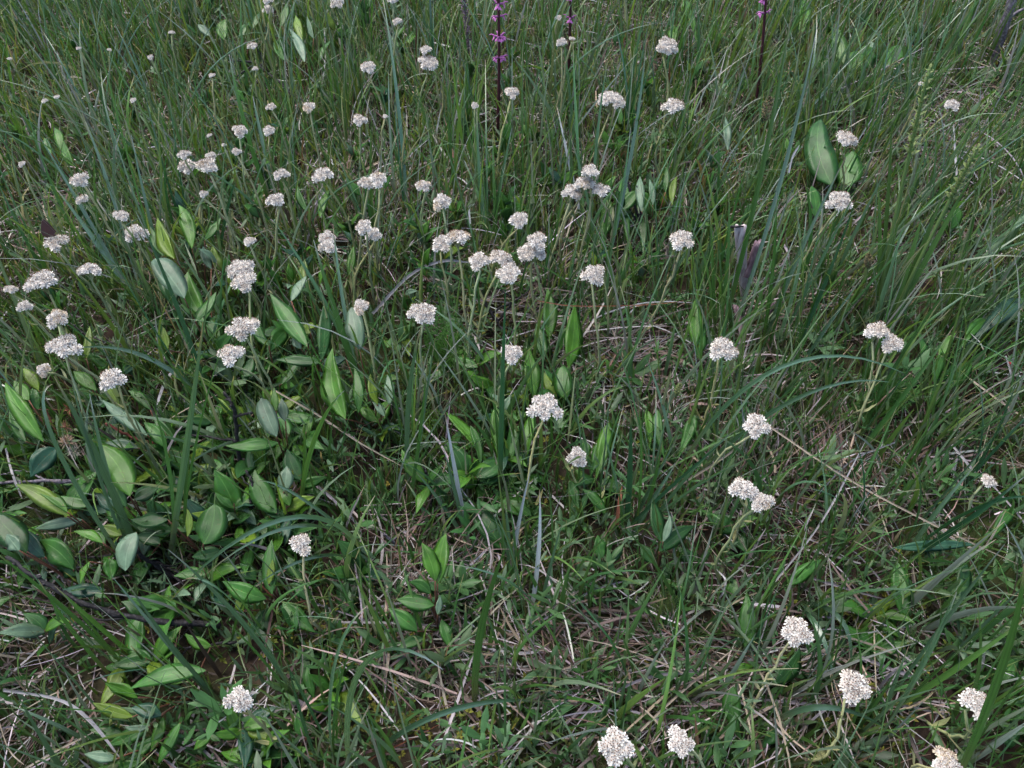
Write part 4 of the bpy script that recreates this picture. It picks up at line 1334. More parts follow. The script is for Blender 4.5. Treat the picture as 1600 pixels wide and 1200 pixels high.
# ------------------------------------------------------------------ feathery leaves
def frond(mb, B, T, hw, col, n=13, lobes=3):
    B, T = np.asarray(B), np.asarray(T)
    d = T - B
    ln = np.linalg.norm(d)
    upn = nz(np.array([random.gauss(0, .3), -.4, .9]))
    upn = nz(upn - d * np.dot(upn, d) / ln ** 2)
    P = bez(B, (B + T) / 2 + upn * ln * .08, T, n)
    Tn = tangents(P)
    side = nz(np.cross(Tn, upn))
    add_tube(mb, P, np.linspace(.0008, .0003, n), np.array(col) * .9, 4, cap=False)
    for i in range(2, n):
        v = i / (n - 1)
        w = hw * math.sin(math.pi * min(.98, .12 + v * .86)) ** .7
        for s in (-1, 1):
            a = P[i]
            e = a + side[i] * s * w + Tn[i] * w * .55 + upn * w * random.uniform(-.1, .3)
            for q in range(lobes):
                f0 = a + (e - a) * (q / lobes)
                for k in ((-.6, 0.0, .6) if q else (0.0,)):
                    dirv = nz((e - a) + np.cross(upn, e - a) * k)
                    tip = f0 + dirv * w * (.55 if q else 1.0)
                    sd_ = nz(np.cross(dirv, upn)) * w * .062
                    m_ = (f0 + tip) / 2
                    mb.add([f0, m_ + sd_, tip, m_ - sd_], [(0, 1, 2, 3)], np.array(col) * random.uniform(.8, 1.25), (0, 0, random.random()))


FEATHERY = [
    ('bright feathery cut leaves left of the upright sedge pair', (640, 690), [(628, 640), (650, 645), (672, 640), (615, 665), (680, 660), (650, 620), (690, 640)], 30, (0.10, 0.19, 0.035), .05),
    ('soft dense feathery leaves behind the central white flower', (690, 580), [(680, 480), (700, 455), (715, 500), (730, 525), (660, 540), (742, 560), (705, 520), (670, 515)], 38, (0.055, 0.135, 0.030), .05),
    ('yellowish feathery plume next to the upright sedge pair', (640, 600), [(600, 575), (610, 565), (625, 560), (590, 590)], 26, (0.16, 0.165, 0.04), .04),
    ('wide patch of soft feathery green leaves below the joined heads', (1370, 655), [(1330, 620), (1360, 600), (1390, 590), (1420, 580), (1345, 640), (1440, 590), (1310, 645), (1400, 610), (1375, 625)], 36, (0.042, 0.115, 0.026), .05),
    ('small bright green feathery tuft on the dark soil', (1405, 735), [(1390, 715), (1405, 708), (1422, 716), (1395, 728), (1420, 730)], 20, (0.12, 0.22, 0.035), .03),
    ('tiny upright feathery leaf on bare brown soil', (1362, 890), [(1350, 855)], 18, (0.10, 0.15, 0.03), .02),
    ('narrow green yarrow leaf in the middle rosette', (785, 805), [(750, 738), (800, 750)], 20, (0.06, 0.14, 0.035), .03),
    ('pale feathery leaves with spreading fingers over the lower turf', (1045, 965), [(1008, 915), (1025, 935), (1015, 945), (1040, 920), (1060, 935)], 26, (0.13, 0.19, 0.07), .03),
    ('feathery leaf tuft under the black soil gap by the slanting straw', (1240, 860), [(1232, 822), (1250, 825), (1262, 835), (1225, 840)], 22, (0.10, 0.17, 0.035), .03),
    ('grey green yarrow leaf lying over the moss', (680, 1085), [(558, 1043), (640, 1050)], 22, (0.10, 0.12, 0.07), .03),
    ('grey upright yarrow leaf by the broad blade', (768, 1100), [(795, 1000), (740, 1080)], 24, (0.085, 0.105, 0.07), .03),
    ('small feathery sprout right of the bent white blade', (632, 1150), [(620, 1130), (640, 1128), (628, 1120)], 18, (0.11, 0.19, 0.04), .03),
    ('short feathery leaf below the pale spreading fingers', (985, 1075), [(950, 1050)], 20, (0.085, 0.16, 0.035), .02),
    ('feathery leaf beside the curved brownish stem', (1160, 1010), [(1215, 970), (1210, 990), (1195, 985)], 20, (0.045, 0.105, 0.03), .03),
    ('feathery leaves far behind the three merged heads', (825, 395), [(815, 360), (835, 362), (800, 375), (770, 400)], 26, (0.08, 0.16, 0.03), .05),
    ('feathery green leaves along the right hand broad blades', (1550, 1000), [(1535, 965), (1570, 970), (1585, 985), (1540, 1010), (1590, 1010)], 26, (0.06, 0.13, 0.03), .04),
]
for lab, root, tips, w, col, zt in FEATHERY:
    r0 = on_ground(*root)
    t = thing('feathery_plant', lab, 'herb', r0)
    for (tx, ty) in tips:
        T = .45 * on_z(tx, ty, zt + .02) + .55 * at_depth(tx, ty, depth(r0) - .045)
        T[2] = max(T[2], float(terrain(T[0], T[1])) + .012)
        mb = MB()
        frond(mb, r0, T, .5 * w * depth(r0) / FPX, np.array(col) * 1.15)
        mb.build('frond', M['herb'], t)

# ------------------------------------------------------------------ purple flower spikes and other tall herbs
PURPLE = np.array([0.32, 0.095, 0.27])


def purple_spike(label, foot, top_px, y_of_spike, withered=False):
    B = on_ground(*foot)
    T = on_y(top_px[0], top_px[1], B[1] + .02)
    t = thing('purple_flower_spike', label, 'flower spike', B)
    P = bez(B, (B + T) / 2 + np.array([random.gauss(0, .006), 0, 0]), T, 16)
    sc_ = (0.055, 0.012, 0.018) if not withered else (.10, .07, .075)
    mb = MB()
    add_tube(mb, P, np.linspace(.0034, .0024, 16), sc_, 7)
    mb.build('stem', M['plain'], t)
    zs = on_y(top_px[0], y_of_spike, B[1] + .02)[2]
    z = zs
    while z < T[2]:
        i = np.interp(z, P[:, 2], np.arange(16))
        p = P[int(i)] + (P[min(int(i) + 1, 15)] - P[int(i)]) * (i - int(i))
        cnt = random.randint(2, 5)
        for k in range(cnt):
            a = k / cnt * 6.28 + random.uniform(0, .8)
            out = np.array([math.cos(a), math.sin(a), .1])
            mf = MB()
            c = PURPLE * random.uniform(.8, 1.3) if not withered else np.array([.16, .11, .13]) * random.uniform(.6, 1.3)
            L_ = random.uniform(.009, .013) * (1 if not withered else .7)
            # calyx, hood and a curled trunk, spreading lower lip
            add_tube(mf, bez(p, p + out * L_ * .4 + np.array([0, 0, .002]), p + out * L_ * .7, 5), [.0012, .002, .0022, .0018, .001], c * .7, 6)
            h0 = p + out * L_ * .6
            add_tube(mf, bez(h0, h0 + out * L_ * .5 + np.array([0, 0, .006]), h0 + out * L_ * .9 + np.array([0, 0, -.001 + random.uniform(0, .004)]), 6), np.linspace(.0018, .0004, 6), c, 5)
            for s in (-1, 0, 1):
                sd_ = np.array([-out[1], out[0], 0]) * s
                add_leaf(mf, h0, h0 + out * L_ * .35 + sd_ * L_ * .5 - np.array([0, 0, L_ * .5]), L_ * .17, arch=.001, col=c * 1.15, shape='oval', n=5, upv=nz(out * .6 + np.array([0, 0, .8])), under=c)
            mf.build('floret', M['plain'], t)
        z += random.uniform(.016, .044) if not withered else .012
    # ferny leaves low on the stem
    for k in range(4):
        a = k * 2.2
        q = P[1 + k]
        mf = MB()
        frond(mf, q, q + np.array([math.cos(a) * .05, math.sin(a) * .05, .03]), .007, (.07, .12, .035), 9, 2)
        mf.build('frond', M['herb'], t)
    return t


purple_spike('purple flower spike on a straight dark red stem, its whorls well apart', (776, 235), (776, -75), 86)
purple_spike('slim purple spike whose dark red stem rises behind the forked flower', (888, 130), (893, -90), 25)
purple_spike('purple spike on a thin maroon stem behind the brown seed head', (1178, 185), (1200, -90), 18)
purple_spike('withered brown flower spike beside the tallest purple one', (732, 120), (722, -25), 75, True)


def green_spike(label, foot, tip, spike_from, leaves):
    B = on_ground(*foot)
    T = on_y(tip[0], tip[1], B[1] + .03)
    t = thing('green_flower_spike', label, 'flower spike', B)
    P = bez(B, (B + T) / 2 + np.array([-.008, 0, .01]), T, 18)
    mb = MB()
    g = np.array([.10, .16, .045])
    add_tube(mb, P, np.linspace(.0036, .0018, 18), g, 7)
    mb.build('stem', M['plain'], t)
    ms = MB()
    s0 = spike_from
    for k in range(46):
        v = s0 + (1 - s0) * k / 45
        i = v * 17
        p = P[min(int(i), 16)] + (P[min(int(i), 16) + 1] - P[min(int(i), 16)]) * (i - min(int(i), 16))
        a = k * 2.4
        out = np.array([math.cos(a), math.sin(a), .8])
        L_ = .0155 * (1 - .5 * k / 45)
        add_leaf(ms, p, p + nz(out) * L_, L_ * .24, arch=.001, col=np.array([.17, .22, .07]) * random.uniform(.8, 1.25), n=5, upv=nz(np.array([-out[0], -out[1], 1.0])))
    ms.build('spike', M['herb'], t)
    for (tx, ty, w, dy) in leaves:
        Tt = on_y(tx, ty, B[1] + dy)
        ml = MB()
        C = (B + Tt) / 2 + np.array([0, 0, .02])
        Pp = bez(B, C, Tt, 12)
        hw = .5 * w * depth(B) / FPX * np.maximum(np.sin(math.pi * np.linspace(.12, 1, 12) ** 1.0) ** .7, .05)
        add_strip(ml, Pp, hw, side_vec(Pp, random.gauss(0, .3)), .3, np.array([.062, .130, .036]) * random.uniform(.85, 1.1), random.random())
        ml.build('leaf', M['blade'], t)


green_spike('upright yellow green flower spike rising from pale green leaves', (1368, 500), (1452, 108), .70, [(1393, 190, 9, .05), (1415, 250, 9, .03), (1372, 290, 8, .02)])
green_spike('leaning yellow green flower spike with long sheathing leaves', (1385, 520), (1527, 232), .74, [(1512, 285, 8, .02), (1475, 300, 8, .05), (1440, 340, 8, .03)])


def seed_head(label, foot, head, size, col=(.055, .045, .02)):
    B = on_ground(*foot)
    T = on_y(head[0], head[1], B[1] + .01)
    t = thing('sedge_seed_head', label, 'seed head', B)
    P = bez(B, (B + T) / 2 + np.array([random.gauss(0, .008), 0, .005]), T, 10)
    mb = MB()
    add_tube(mb, P, np.linspace(.0010, .0007, 10), (.07, .11, .04), 5)
    mb.build('stalk', M['plain'], t)
    ms = MB()
    d = nz(P[-1] - P[-2])
    S = .5 * size * depth(T) / FPX
    for k in range(60):
        v = (k + .5) / 60
        a = k * 2.4
        r_ = S * .42 * math.sin(math.pi * (.08 + v * .88)) ** .7
        sd_ = nz(np.cross(d, np.array([math.cos(a), math.sin(a), .1])))
        p = T + d * S * (2 * v - 1) + sd_ * r_ * .45
        add_leaf(ms, p, p + sd_ * r_ * .8 + d * S * .22, S * .10, arch=.0003, col=np.array(col) * random.uniform(.5, 2.6), n=4, upv=d)
    ms.build('spikelet', M['plain'], t)


seed_head('dark brown oval seed head on a green stalk by the maroon stem', (1185, 330), (1199, 172), 40)
seed_head('small dark seed head among broad blades below the half hidden flower', (1340, 540), (1357, 409), 28)
seed_head('brown seed head leaning on a white flower far up', (590, 260), (578, 189), 22)
seed_head('short brown seed head over the bleached dead grass', (560, 360), (545, 297), 20, (.08, .07, .02))
seed_head('thin green seed head right of the straw bed', (1050, 690), (1060, 610), 26, (.07, .085, .03))


def withered_catkin():
    B = on_ground(122, 745)
    t = thing('withered_catkin', 'withered tan fluffy catkin with a rusty tip behind a broad blade', 'catkin', B)
    pts_ = [on_z(115, 705, .07), on_z(104, 690, .085), on_z(103, 668, .10), on_z(108, 640, .12)]
    mb = MB()
    add_tube(mb, bez(B, B + np.array([0, 0, .05]), pts_[0], 6), .0012, (.06, .03, .025), 5)
    mb.build('stalk', M['plain'], t)
    for k, (p, s, c) in enumerate(zip(pts_, (.012, .013, .009, .008), ((.42, .38, .28), (.28, .19, .13), (.25, .12, .08), (.24, .08, .045)))):
        mf = MB()
        for i in range(130 if k < 2 else 60):
            dv = nz(rng.normal(0, 1, 3)) * np.array([1, 1, 1.0 if k < 2 else 1.9])
            e = p + dv * s * random.uniform(.6, 1.05)
            sd_ = nz(np.cross(dv, rng.normal(0, 1, 3))) * s * .05
            mf.add([p + dv * s * .1, (p + e) / 2 + sd_, e, (p + e) / 2 - sd_], [(0, 1, 2, 3)], np.array(c) * random.uniform(.6, 1.3), (0, 0, random.random()))
        mf.build('fluff' if k < 2 else 'bract', M['straw'], t)


withered_catkin()


# ------------------------------------------------------------------ butterfly
def butterfly():
    t0, H, Rw = BUTTERFLY_AT
    P0 = H + np.array([-.006, .004, Rw * .66])
    t = thing('butterfly', 'brown butterfly with closed upright wings on a white flower', 'butterfly', P0)
    body = MB()
    ax = nz(np.array([.95, -.1, .15]))
    c = P0 + np.array([0, 0, .0035])
    Pb = np.array([c - ax * .009, c - ax * .005, c, c + ax * .004, c + ax * .0065, c + ax * .0085])
    add_tube(body, Pb, [.0005, .0012, .0015, .0019, .0014, .0008], (.06, .03, .025), 7)
    body.build('body', M['plain'], t)
    up = nz(np.array([-.12, .25, 1.0]))
    for s in (-1, 1):
        sd_ = nz(np.cross(ax, up)) * s
        outl = [(.004, 0), (.0098, .0045), (.0068, .0115), (.0022, .0185), (.0004, .0205), (-.0012, .0185), (-.0060, .0125), (-.0100, .0060), (-.0098, .0015), (-.004, -.001)]
        V, C, L = [], [], []
        cen = c + up * .011 + sd_ * .0012
        V.append(cen + sd_ * .0004)
        C.append((.085, .036, .034))
        for u, v in outl:
            V.append(c + ax * u * 1.15 + up * (v * 1.25) + sd_ * (.0009 + v * .04))
            C.append((.070, .032, .031))
        for u, v in outl:
            q = np.array([u * 1.15, v * 1.25]) - np.array([-.001, .010])
            q = q * 1.08 + np.array([-.001, .010])
            V.append(c + ax * q[0] + up * q[1] + sd_ * (.0009 + v * .04))
            C.append((.24, .19, .17) if v > .003 else (.070, .032, .031))
        n = len(outl)
        F = [(0, 1 + i, 1 + (i + 1) % n) for i in range(n)] + [(1 + i, 1 + n + i, 1 + n + (i + 1) % n, 1 + (i + 1) % n) for i in range(n)]
        # second skin so that the wing has thickness
        V2 = [np.asarray(v) + sd_ * .00018 for v in V]
        m = len(V)
        F2 = [tuple(reversed([i + m for i in f])) for f in F]
        mw = MB()
        mw.add(np.array(V + V2), F + F2, np.array(C + C), (0, 0, .4))
        mw.build('wing', M['plain'], t, smooth=False)
    for s in (-1, 1):
        ma = MB()
        sd_ = nz(np.cross(ax, up)) * s
        h = c + ax * .008
        add_tube(ma, bez(h, h + ax * .004 + up * .002, h + ax * .008 + sd_ * .004 + up * .004, 5), [.0002, .0002, .0002, .0003, .0005], (.05, .03, .03), 4)
        ma.build('antenna', M['plain'], t)
        for k in (-1, 0, 1):
            ml = MB()
            a0 = c + ax * .002 * k
            e0 = P0 + ax * .004 * k + sd_ * .0035 - np.array([0, 0, .001])
            add_tube(ml, bez(a0, a0 + sd_ * .003 + up * .001, e0, 4), .00025, (.06, .04, .035), 4)
            ml.build('leg', M['plain'], t)


butterfly()


# ------------------------------------------------------------------ dead wood, twigs, stalks
def rough_tube(mb, P, rad, sides=7, jit=.15):
    P = np.asarray(P, float)
    add_tube(mb, P, np.asarray(rad) * (1 + jit * rng.standard_normal(len(P))).clip(.6, 1.5), (.05, .05, .05), sides)


def twig(label, pts_, w, mat='twig', sub=(), name='burnt_twig', cat='twig'):
    """pts: (px, py, z) along the twig; sub: side twigs of the same form"""
    W = [on_z(a, b, z + float(terrain(*on_z(a, b, z)[:2]))) for a, b, z in pts_]
    t = thing(name, label, cat, W[0])
    P = resample(W, 5 * len(W))
    P[1:-1] += rng.normal(0, .0008, P[1:-1].shape)
    r_ = .5 * w * depth(W[0]) / FPX
    mb = MB()
    rough_tube(mb, P, np.linspace(r_, r_ * .6, len(P)))
    for k in range(len(P) // 3):           # buds and knots
        p = P[random.randrange(1, len(P) - 1)]
        d = nz(rng.normal(0, 1, 3))
        rough_tube(mb, [p, p + d * r_ * 1.4, p + d * r_ * 2.1], [r_ * .6, r_ * .45, r_ * .1], 5)
    mb.build('branch', M[mat], t)
    for s_pts, sw in sub:
        W2 = [on_z(a, b, z + float(terrain(*on_z(a, b, z)[:2]))) for a, b, z in s_pts]
        # the side twig starts on the main one
        W2[0] = P[np.argmin(np.linalg.norm(P - W2[0], axis=1))]
        P2 = resample(W2, 5 * len(W2))
        P2[1:-1] += rng.normal(0, .0008, P2[1:-1].shape)
        r2 = .5 * sw * depth(W2[0]) / FPX
        m2 = MB()
        rough_tube(m2, P2, np.linspace(r2, r2 * .5, len(P2)))
        m2.build('side_twig', M[mat], t)


def resample(W, n):
    W = np.asarray(W, float)
    k = len(W)
    if k == 2:
        return np.linspace(W[0], W[1], n)
    # Catmull-Rom through the points
    Q = np.vstack([2 * W[0] - W[1], W, 2 * W[-1] - W[-2]])
    out = []
    for u in np.linspace(0, k - 1 - 1e-6, n):
        i = int(u)
        f = u - i
        p0, p1, p2, p3 = Q[i:i + 4]
        out.append(.5 * (2 * p1 + (p2 - p0) * f + (2 * p0 - 5 * p1 + 4 * p2 - p3) * f ** 2 + (3 * p1 - p0 - 3 * p2 + p3) * f ** 3))
    return np.array(out)


twig('thick black twig lying across the dead grass under long blades', [(345, 978, .03), (210, 965, .07), (130, 942, .09), (60, 905, .11), (10, 870, .12)], 10, 'twig',
     [([(205, 965, .05), (120, 975, .03), (40, 1005, .01), (-20, 1020, .01)], 4), ([(130, 945, .07), (105, 925, .08), (80, 918, .10)], 4)])
twig('slim grey knotty twig lying level beside a broad bright leaf', [(160, 752, .05), (70, 752, .05), (-20, 755, .04)], 7, 'greytwig', [([(70, 752, .05), (40, 735, .05), (0, 742, .05)], 3)], 'grey_twig')
twig('blackened stick with a broken speckled end over a pale leaf', [(275, 905, .01), (235, 878, .05), (192, 848, .10)], 8, 'twig', [([(235, 878, .05), (265, 885, .03), (290, 870, .02)], 4)])
twig('upright black twig beside the pale oval willow leaf', [(388, 775, .01), (378, 735, .04), (370, 680, .09), (366, 640, .13), (350, 612, .15)], 8, 'twig',
     [([(368, 650, .12), (395, 645, .13)], 6), ([(372, 690, .08), (340, 685, .07), (300, 680, .06)], 5)])
twig('crooked black twig with peeling bark in front of low willow leaves', [(388, 830, .01), (392, 800, .04), (395, 760, .07), (385, 735, .08)], 7, 'twig', [([(390, 800, .04), (360, 790, .03), (335, 770, .04)], 5), ([(394, 770, .06), (378, 745, .07)], 4)])
twig('short black snag left of the silvery blades', [(670, 800, .01), (674, 770, .04), (668, 745, .07), (660, 730, .08)], 7, 'twig', [([(672, 765, .05), (660, 755, .06)], 4)])
twig('small grey forked twig above the stiff willow shoot', [(620, 852, .02), (608, 842, .04), (600, 832, .05)], 5, 'greytwig', [([(610, 844, .035), (628, 830, .05)], 4)], 'grey_twig')
twig('pair of black burnt twigs by the four separate heads', [(1012, 405, .01), (1000, 350, .07), (985, 300, .11), (978, 260, .14)], 5, 'twig', [([(1005, 370, .05), (1000, 320, .10), (995, 290, .13)], 4), ([(1000, 350, .07), (960, 290, .12)], 4)])
twig('black twig cluster under the three merged white heads', [(800, 540, .01), (775, 500, .03), (752, 460, .06), (740, 430, .09)], 6, 'twig', [([(775, 500, .03), (800, 470, .06), (785, 455, .08)], 4), ([(770, 490, .03), (820, 460, .06), (830, 445, .07)], 4)])
twig('dark bent willow branch far up under small flowers', [(500, 180, .01), (450, 140, .05), (400, 100, .08), (365, 95, .08)], 5, 'twig', [([(420, 115, .07), (395, 60, .13)], 3), ([(400, 100, .08), (370, 120, .09)], 3)])
twig('long thin dark twig lying under the yellowing willow leaves', [(360, 640, .02), (300, 590, .03), (220, 545, .05), (150, 530, .06), (110, 505, .08)], 4, 'twig')
twig('dark crossing twigs under the lower willow leaves', [(300, 905, .02), (220, 870, .03), (130, 872, .03), (60, 880, .03)], 6, 'twig', [([(250, 880, .03), (330, 955, .01)], 4)])
twig('dead dark twig under the dewy willow leaf', [(370, 1003, .02), (300, 1010, .03), (250, 1015, .04)], 4, 'twig', [([(300, 1010, .03), (255, 1040, .03), (225, 1030, .03)], 3)])
twig('red brown willow twig lying below a compact flower', [(250, 697, .02), (210, 685, .05), (165, 662, .08)], 6, 'redtwig' if 'redtwig' in M else 'twig')
twig('straight reddish dead stick by a curved brownish stem', [(1150, 1022, .02), (1215, 1030, .02)], 5, 'rusty' if 'rusty' in M else 'oldbark', (), 'dead_stick', 'stick')


def dead_branch():
    B = on_ground(1548, 100)
    T = on_y(1602, -60, B[1] + .02)
    t = thing('dead_branch', 'leaning grey dead branch in the brown grass corner', 'branch', B)
    mb = MB()
    P = np.linspace(B - np.array([0, 0, .01]), T, 14)
    P[1:-1] += rng.normal(0, .002, (12, 3))
    rough_tube(mb, P, np.linspace(.012, .010, 14), 10, .08)
    mb.build('trunk', M['greytwig'], t)
    m2 = MB()
    rough_tube(m2, resample([P[6], P[6] + np.array([.05, .02, .02]), P[6] + np.array([.12, .03, .025])], 8), np.linspace(.004, .002, 8), 6)
    m2.build('side_twig', M['greytwig'], t)


dead_branch()


def splinter(mb, B, T, w0, w1, thick, jag=.012):
    """a split piece of wood: flat, with torn upper end"""
    B, T = np.asarray(B), np.asarray(T)
    ax = nz(T - B)
    sd_ = nz(np.cross(ax, np.array([0.15, -1, .3])))
    nn = np.cross(sd_, ax)
    n, m = 12, 7
    us = np.linspace(-1, 1, m)
    F, V = [], []
    tops = rng.uniform(0, jag, m)
    tops[0] = tops[-1] = 0
    for face in (1, -1):
        for i in range(n):
            v = i / (n - 1)
            w = w0 + (w1 - w0) * v
            for j, u in enumerate(us):
                off = thick * math.sqrt(max(0, 1 - u * u * .92)) * face
                V.append(B + (T - B) * v + ax * (tops[j] if i == n - 1 else 0) + sd_ * w * u * (1 + .05 * math.sin(v * 9 + j)) + nn * (off + .0008 * math.sin(u * 9 + v * 3)))
    q = n * m
    for i in range(n - 1):
        for j in range(m - 1):
            a = i * m + j
            F.append((a, a + 1, a + m + 1, a + m))
            F.append((q + a, q + a + m, q + a + m + 1, q + a + 1))
        F.append((i * m, (i + 1) * m, q + (i + 1) * m, q + i * m))
        F.append((i * m + m - 1, q + i * m + m - 1, q + (i + 1) * m + m - 1, (i + 1) * m + m - 1))
    for j in range(m - 1):
        a = (n - 1) * m + j
        F.append((a, a + 1, q + a + 1, q + a))
    mb.add(np.array(V), F, (.5, .5, .5), (0, 0, 0))


def bleached_stump():
    B = on_ground(1162, 480)
    t = thing('bleached_stump', 'splintered white and purple grey stump of old wood among blades', 'stump', B)
    y = B[1]
    mb = MB()
    splinter(mb, B + np.array([.004, 0, -.005]), on_y(1157, 356, y + .012), .0055, .0100, .0030, .012)
    mb.build('pale_splinter', M['bleached'], t)
    mb = MB()
    splinter(mb, on_y(1166, 432, y + .004), on_y(1186, 380, y + .015), .006, .008, .005, .008)
    mb.build('bark_splinter', M['oldbark'], t)
    mb = MB()
    top = on_y(1152, 352, y + .01)
    rough_tube(mb, [top - np.array([.011, 0, .003]), top - np.array([0, .002, .001]), top + np.array([.010, .0, -.002])], [.0015, .0028, .0012], 7)
    mb.build('dark_cap', M['twig'], t)
    for (a, b, c, d, w) in ((1190, 500, 1215, 470, .007), (1185, 520, 1205, 480, .006), (1160, 520, 1150, 480, .006)):
        mb = MB()
        splinter(mb, on_z(a, b, .01), on_z(c, d, .035), w, w * .7, .003, .006)
        mb.build('root_splinter', M['oldbark'], t)


bleached_stump()


def wood_stub():
    B = on_z(456, 1096, .012)
    t = thing('wood_stub', 'short mauve grey stub of wood lying on the moss', 'stick', B)
    E = on_z(506, 1110, .014)
    mb = MB()
    P = np.linspace(B, E, 8)
    rough_tube(mb, P, [.0035, .0042, .0044, .0042, .004, .0042, .0044, .0036], 9, .06)
    mb.build('wood', M['greytwig'], t)


wood_stub()


def berry():
    B = on_ground(1578, 590)
    t = thing('red_berry', 'single red berry in the brown grass by a white bent straw', 'berry', B)
    c = on_y(1579, 569, B[1])
    mb = MB()
    add_tube(mb, bez(B, (B + c) / 2 + np.array([.003, 0, 0]), c - np.array([0, 0, .003]), 6), .0007, (.12, .05, .03), 5)
    mb.build('stalk', M['plain'], t)
    m2 = MB()
    th = np.linspace(-math.pi / 2, math.pi / 2, 8)
    add_tube(m2, np.array([c + np.array([0, 0, math.sin(a) * .004]) for a in th]), np.maximum(np.cos(th) * .0042, .0004), (.42, .02, .03), 10)
    m2.build('fruit', M['plain'], t)


berry()


# ------------------------------------------------------------------ dead stalks and straws that stand out one by one
ST = {'tan': (.30, .25, .19), 'mauve': (.25, .22, .245), 'white': (.36, .35, .36), 'rust': (.21, .075, .04), 'grey': (.22, .21, .215), 'brown': (.15, .09, .07)}
STRAWS = [
    ('very long pale straw slanting down across the dark soil', [(1205, 668, .10), (1320, 745, .085), (1450, 815, .07), (1592, 882, .05)], 4, 'tan'),
    ('straight pale straw crossing the very long one', [(1178, 948, .03), (1280, 820, .06), (1352, 690, .09)], 4, 'grey'),
    ('pale arched straw beside the two merged heads', [(582, 490, .03), (640, 430, .07), (690, 408, .08), (735, 410, .07)], 6, 'grey'),
    ('straight ribbed straw pointing at the big flat flower', [(1000, 1142, .04), (1060, 1085, .04), (1150, 1010, .04)], 5, 'tan'),
    ('broad pale straw arched over the lower turf', [(918, 1112, .03), (985, 1068, .045), (1050, 1052, .045), (1140, 1052, .03)], 7, 'mauve'),
    ('thin tan straw sloping below the biggest bright leaf', [(430, 610, .08), (500, 650, .07), (560, 690, .06), (640, 735, .04)], 4, 'tan'),
    ('bent white dead blade over the bleached litter', [(5, 1078, .05), (90, 1092, .07), (140, 1125, .06), (192, 1190, .03)], 7, 'grey'),
    ('flat straw lying at the corner under the bent white blade', [(40, 1200, .03), (90, 1172, .035), (150, 1142, .04)], 4, 'tan'),
    ('thick cut straw slanting through the green clump', [(1036, 772, .05), (1110, 728, .07), (1165, 690, .09)], 6, 'tan'),
    ('pair of mauve flat straws behind the lopsided flower', [(1346, 1026, .03), (1400, 1048, .03), (1440, 1062, .02)], 7, 'mauve'),
    ('hooked pale dead blade beside the lopsided flower', [(1370, 1078, .02), (1392, 1052, .05), (1418, 1050, .05)], 9, 'mauve'),
    ('purple grey folded blade beneath the small cream flower', [(488, 752, .04), (530, 788, .04), (562, 825, .03), (560, 860, .02)], 8, 'mauve'),
    ('thin mauve blade hanging down to the yarrow leaf', [(556, 880, .05), (567, 960, .04), (562, 1040, .02)], 6, 'mauve'),
    ('white bent straw near the red berry', [(1571, 556, .08), (1578, 580, .07), (1582, 598, .06)], 4, 'grey'),
    ('tan straw slanting at the edge of the brown grass', [(1515, 592, .07), (1560, 625, .06), (1610, 660, .05)], 4, 'tan'),
    ('bluish white twisted straw over the crossing dark blades', [(1488, 695, .06), (1510, 722, .06), (1532, 748, .05)], 5, 'grey'),
    ('dry white stalk standing in the upper right grass', [(1500, 320, .02), (1494, 260, .07), (1490, 195, .12)], 4, 'white'),
    ('short white dry straw below the dark heart leaf', [(1232, 270, .08), (1238, 245, .10), (1250, 225, .11)], 5, 'white'),
    ('curled pale straw by the slanting pale straw', [(1122, 935, .03), (1130, 925, .04), (1133, 905, .05), (1120, 890, .05)], 4, 'white'),
    ('mauve straw over the moss with a bent tip', [(640, 905, .04), (700, 925, .04), (740, 900, .05)], 4, 'grey'),
    ('straight mauve straw lying across the lower turf', [(790, 1000, .03), (900, 925, .04), (1000, 870, .05)], 4, 'tan'),
    ('second mauve straw lying almost beside the straight one', [(820, 985, .03), (920, 925, .035), (985, 905, .04)], 5, 'mauve'),
    ('pale straw with a kink right of the cream flower', [(480, 938, .03), (560, 965, .03), (660, 1000, .02)], 4, 'mauve'),
    ('rusty red dry blade tip by the green clump', [(964, 820, .05), (967, 790, .08), (972, 760, .10)], 7, 'rust'),
    ('thin red stalk drooping over the straw bed', [(840, 470, .09), (900, 478, .09), (1010, 476, .08), (1070, 470, .08)], 2, 'rust'),
    ('red brown thread of grass near the bottom moss', [(570, 1190, .02), (640, 1155, .03), (690, 1130, .03)], 3, 'rust'),
    ('white curled dry blade above the arched straw', [(735, 350, .09), (733, 325, .11), (742, 318, .12)], 4, 'white'),
    ('pale straw half ring left of the four crowded heads', [(105, 130, .10), (112, 120, .12), (128, 122, .12)], 4, 'tan'),
    ('mauve straw sticking out beside the curled one at the corner', [(0, 1128, .03), (15, 1170, .04), (38, 1195, .04)], 5, 'tan'),
    ('rising dry blade among the pale litter on the left', [(10, 700, .04), (20, 740, .05), (35, 780, .03)], 5, 'grey'),
    ('long grey straw under the joined heads pointing to dark soil', [(1400, 690, .05), (1330, 720, .05), (1270, 780, .04)], 4, 'grey'),
    ('slender tan straw among the low herbs at the lower edge', [(1300, 1160, .03), (1312, 1180, .03), (1330, 1215, .02)], 4, 'tan'),
    ('flat mauve straw passing under the lopsided flower', [(1180, 1092, .015), (1300, 1102, .02), (1400, 1100, .02), (1480, 1118, .02)], 7, 'mauve'),
    ('dry mauve strip lying under the dark soil opening', [(1260, 900, .03), (1310, 915, .03), (1390, 938, .02)], 6, 'mauve'),
]
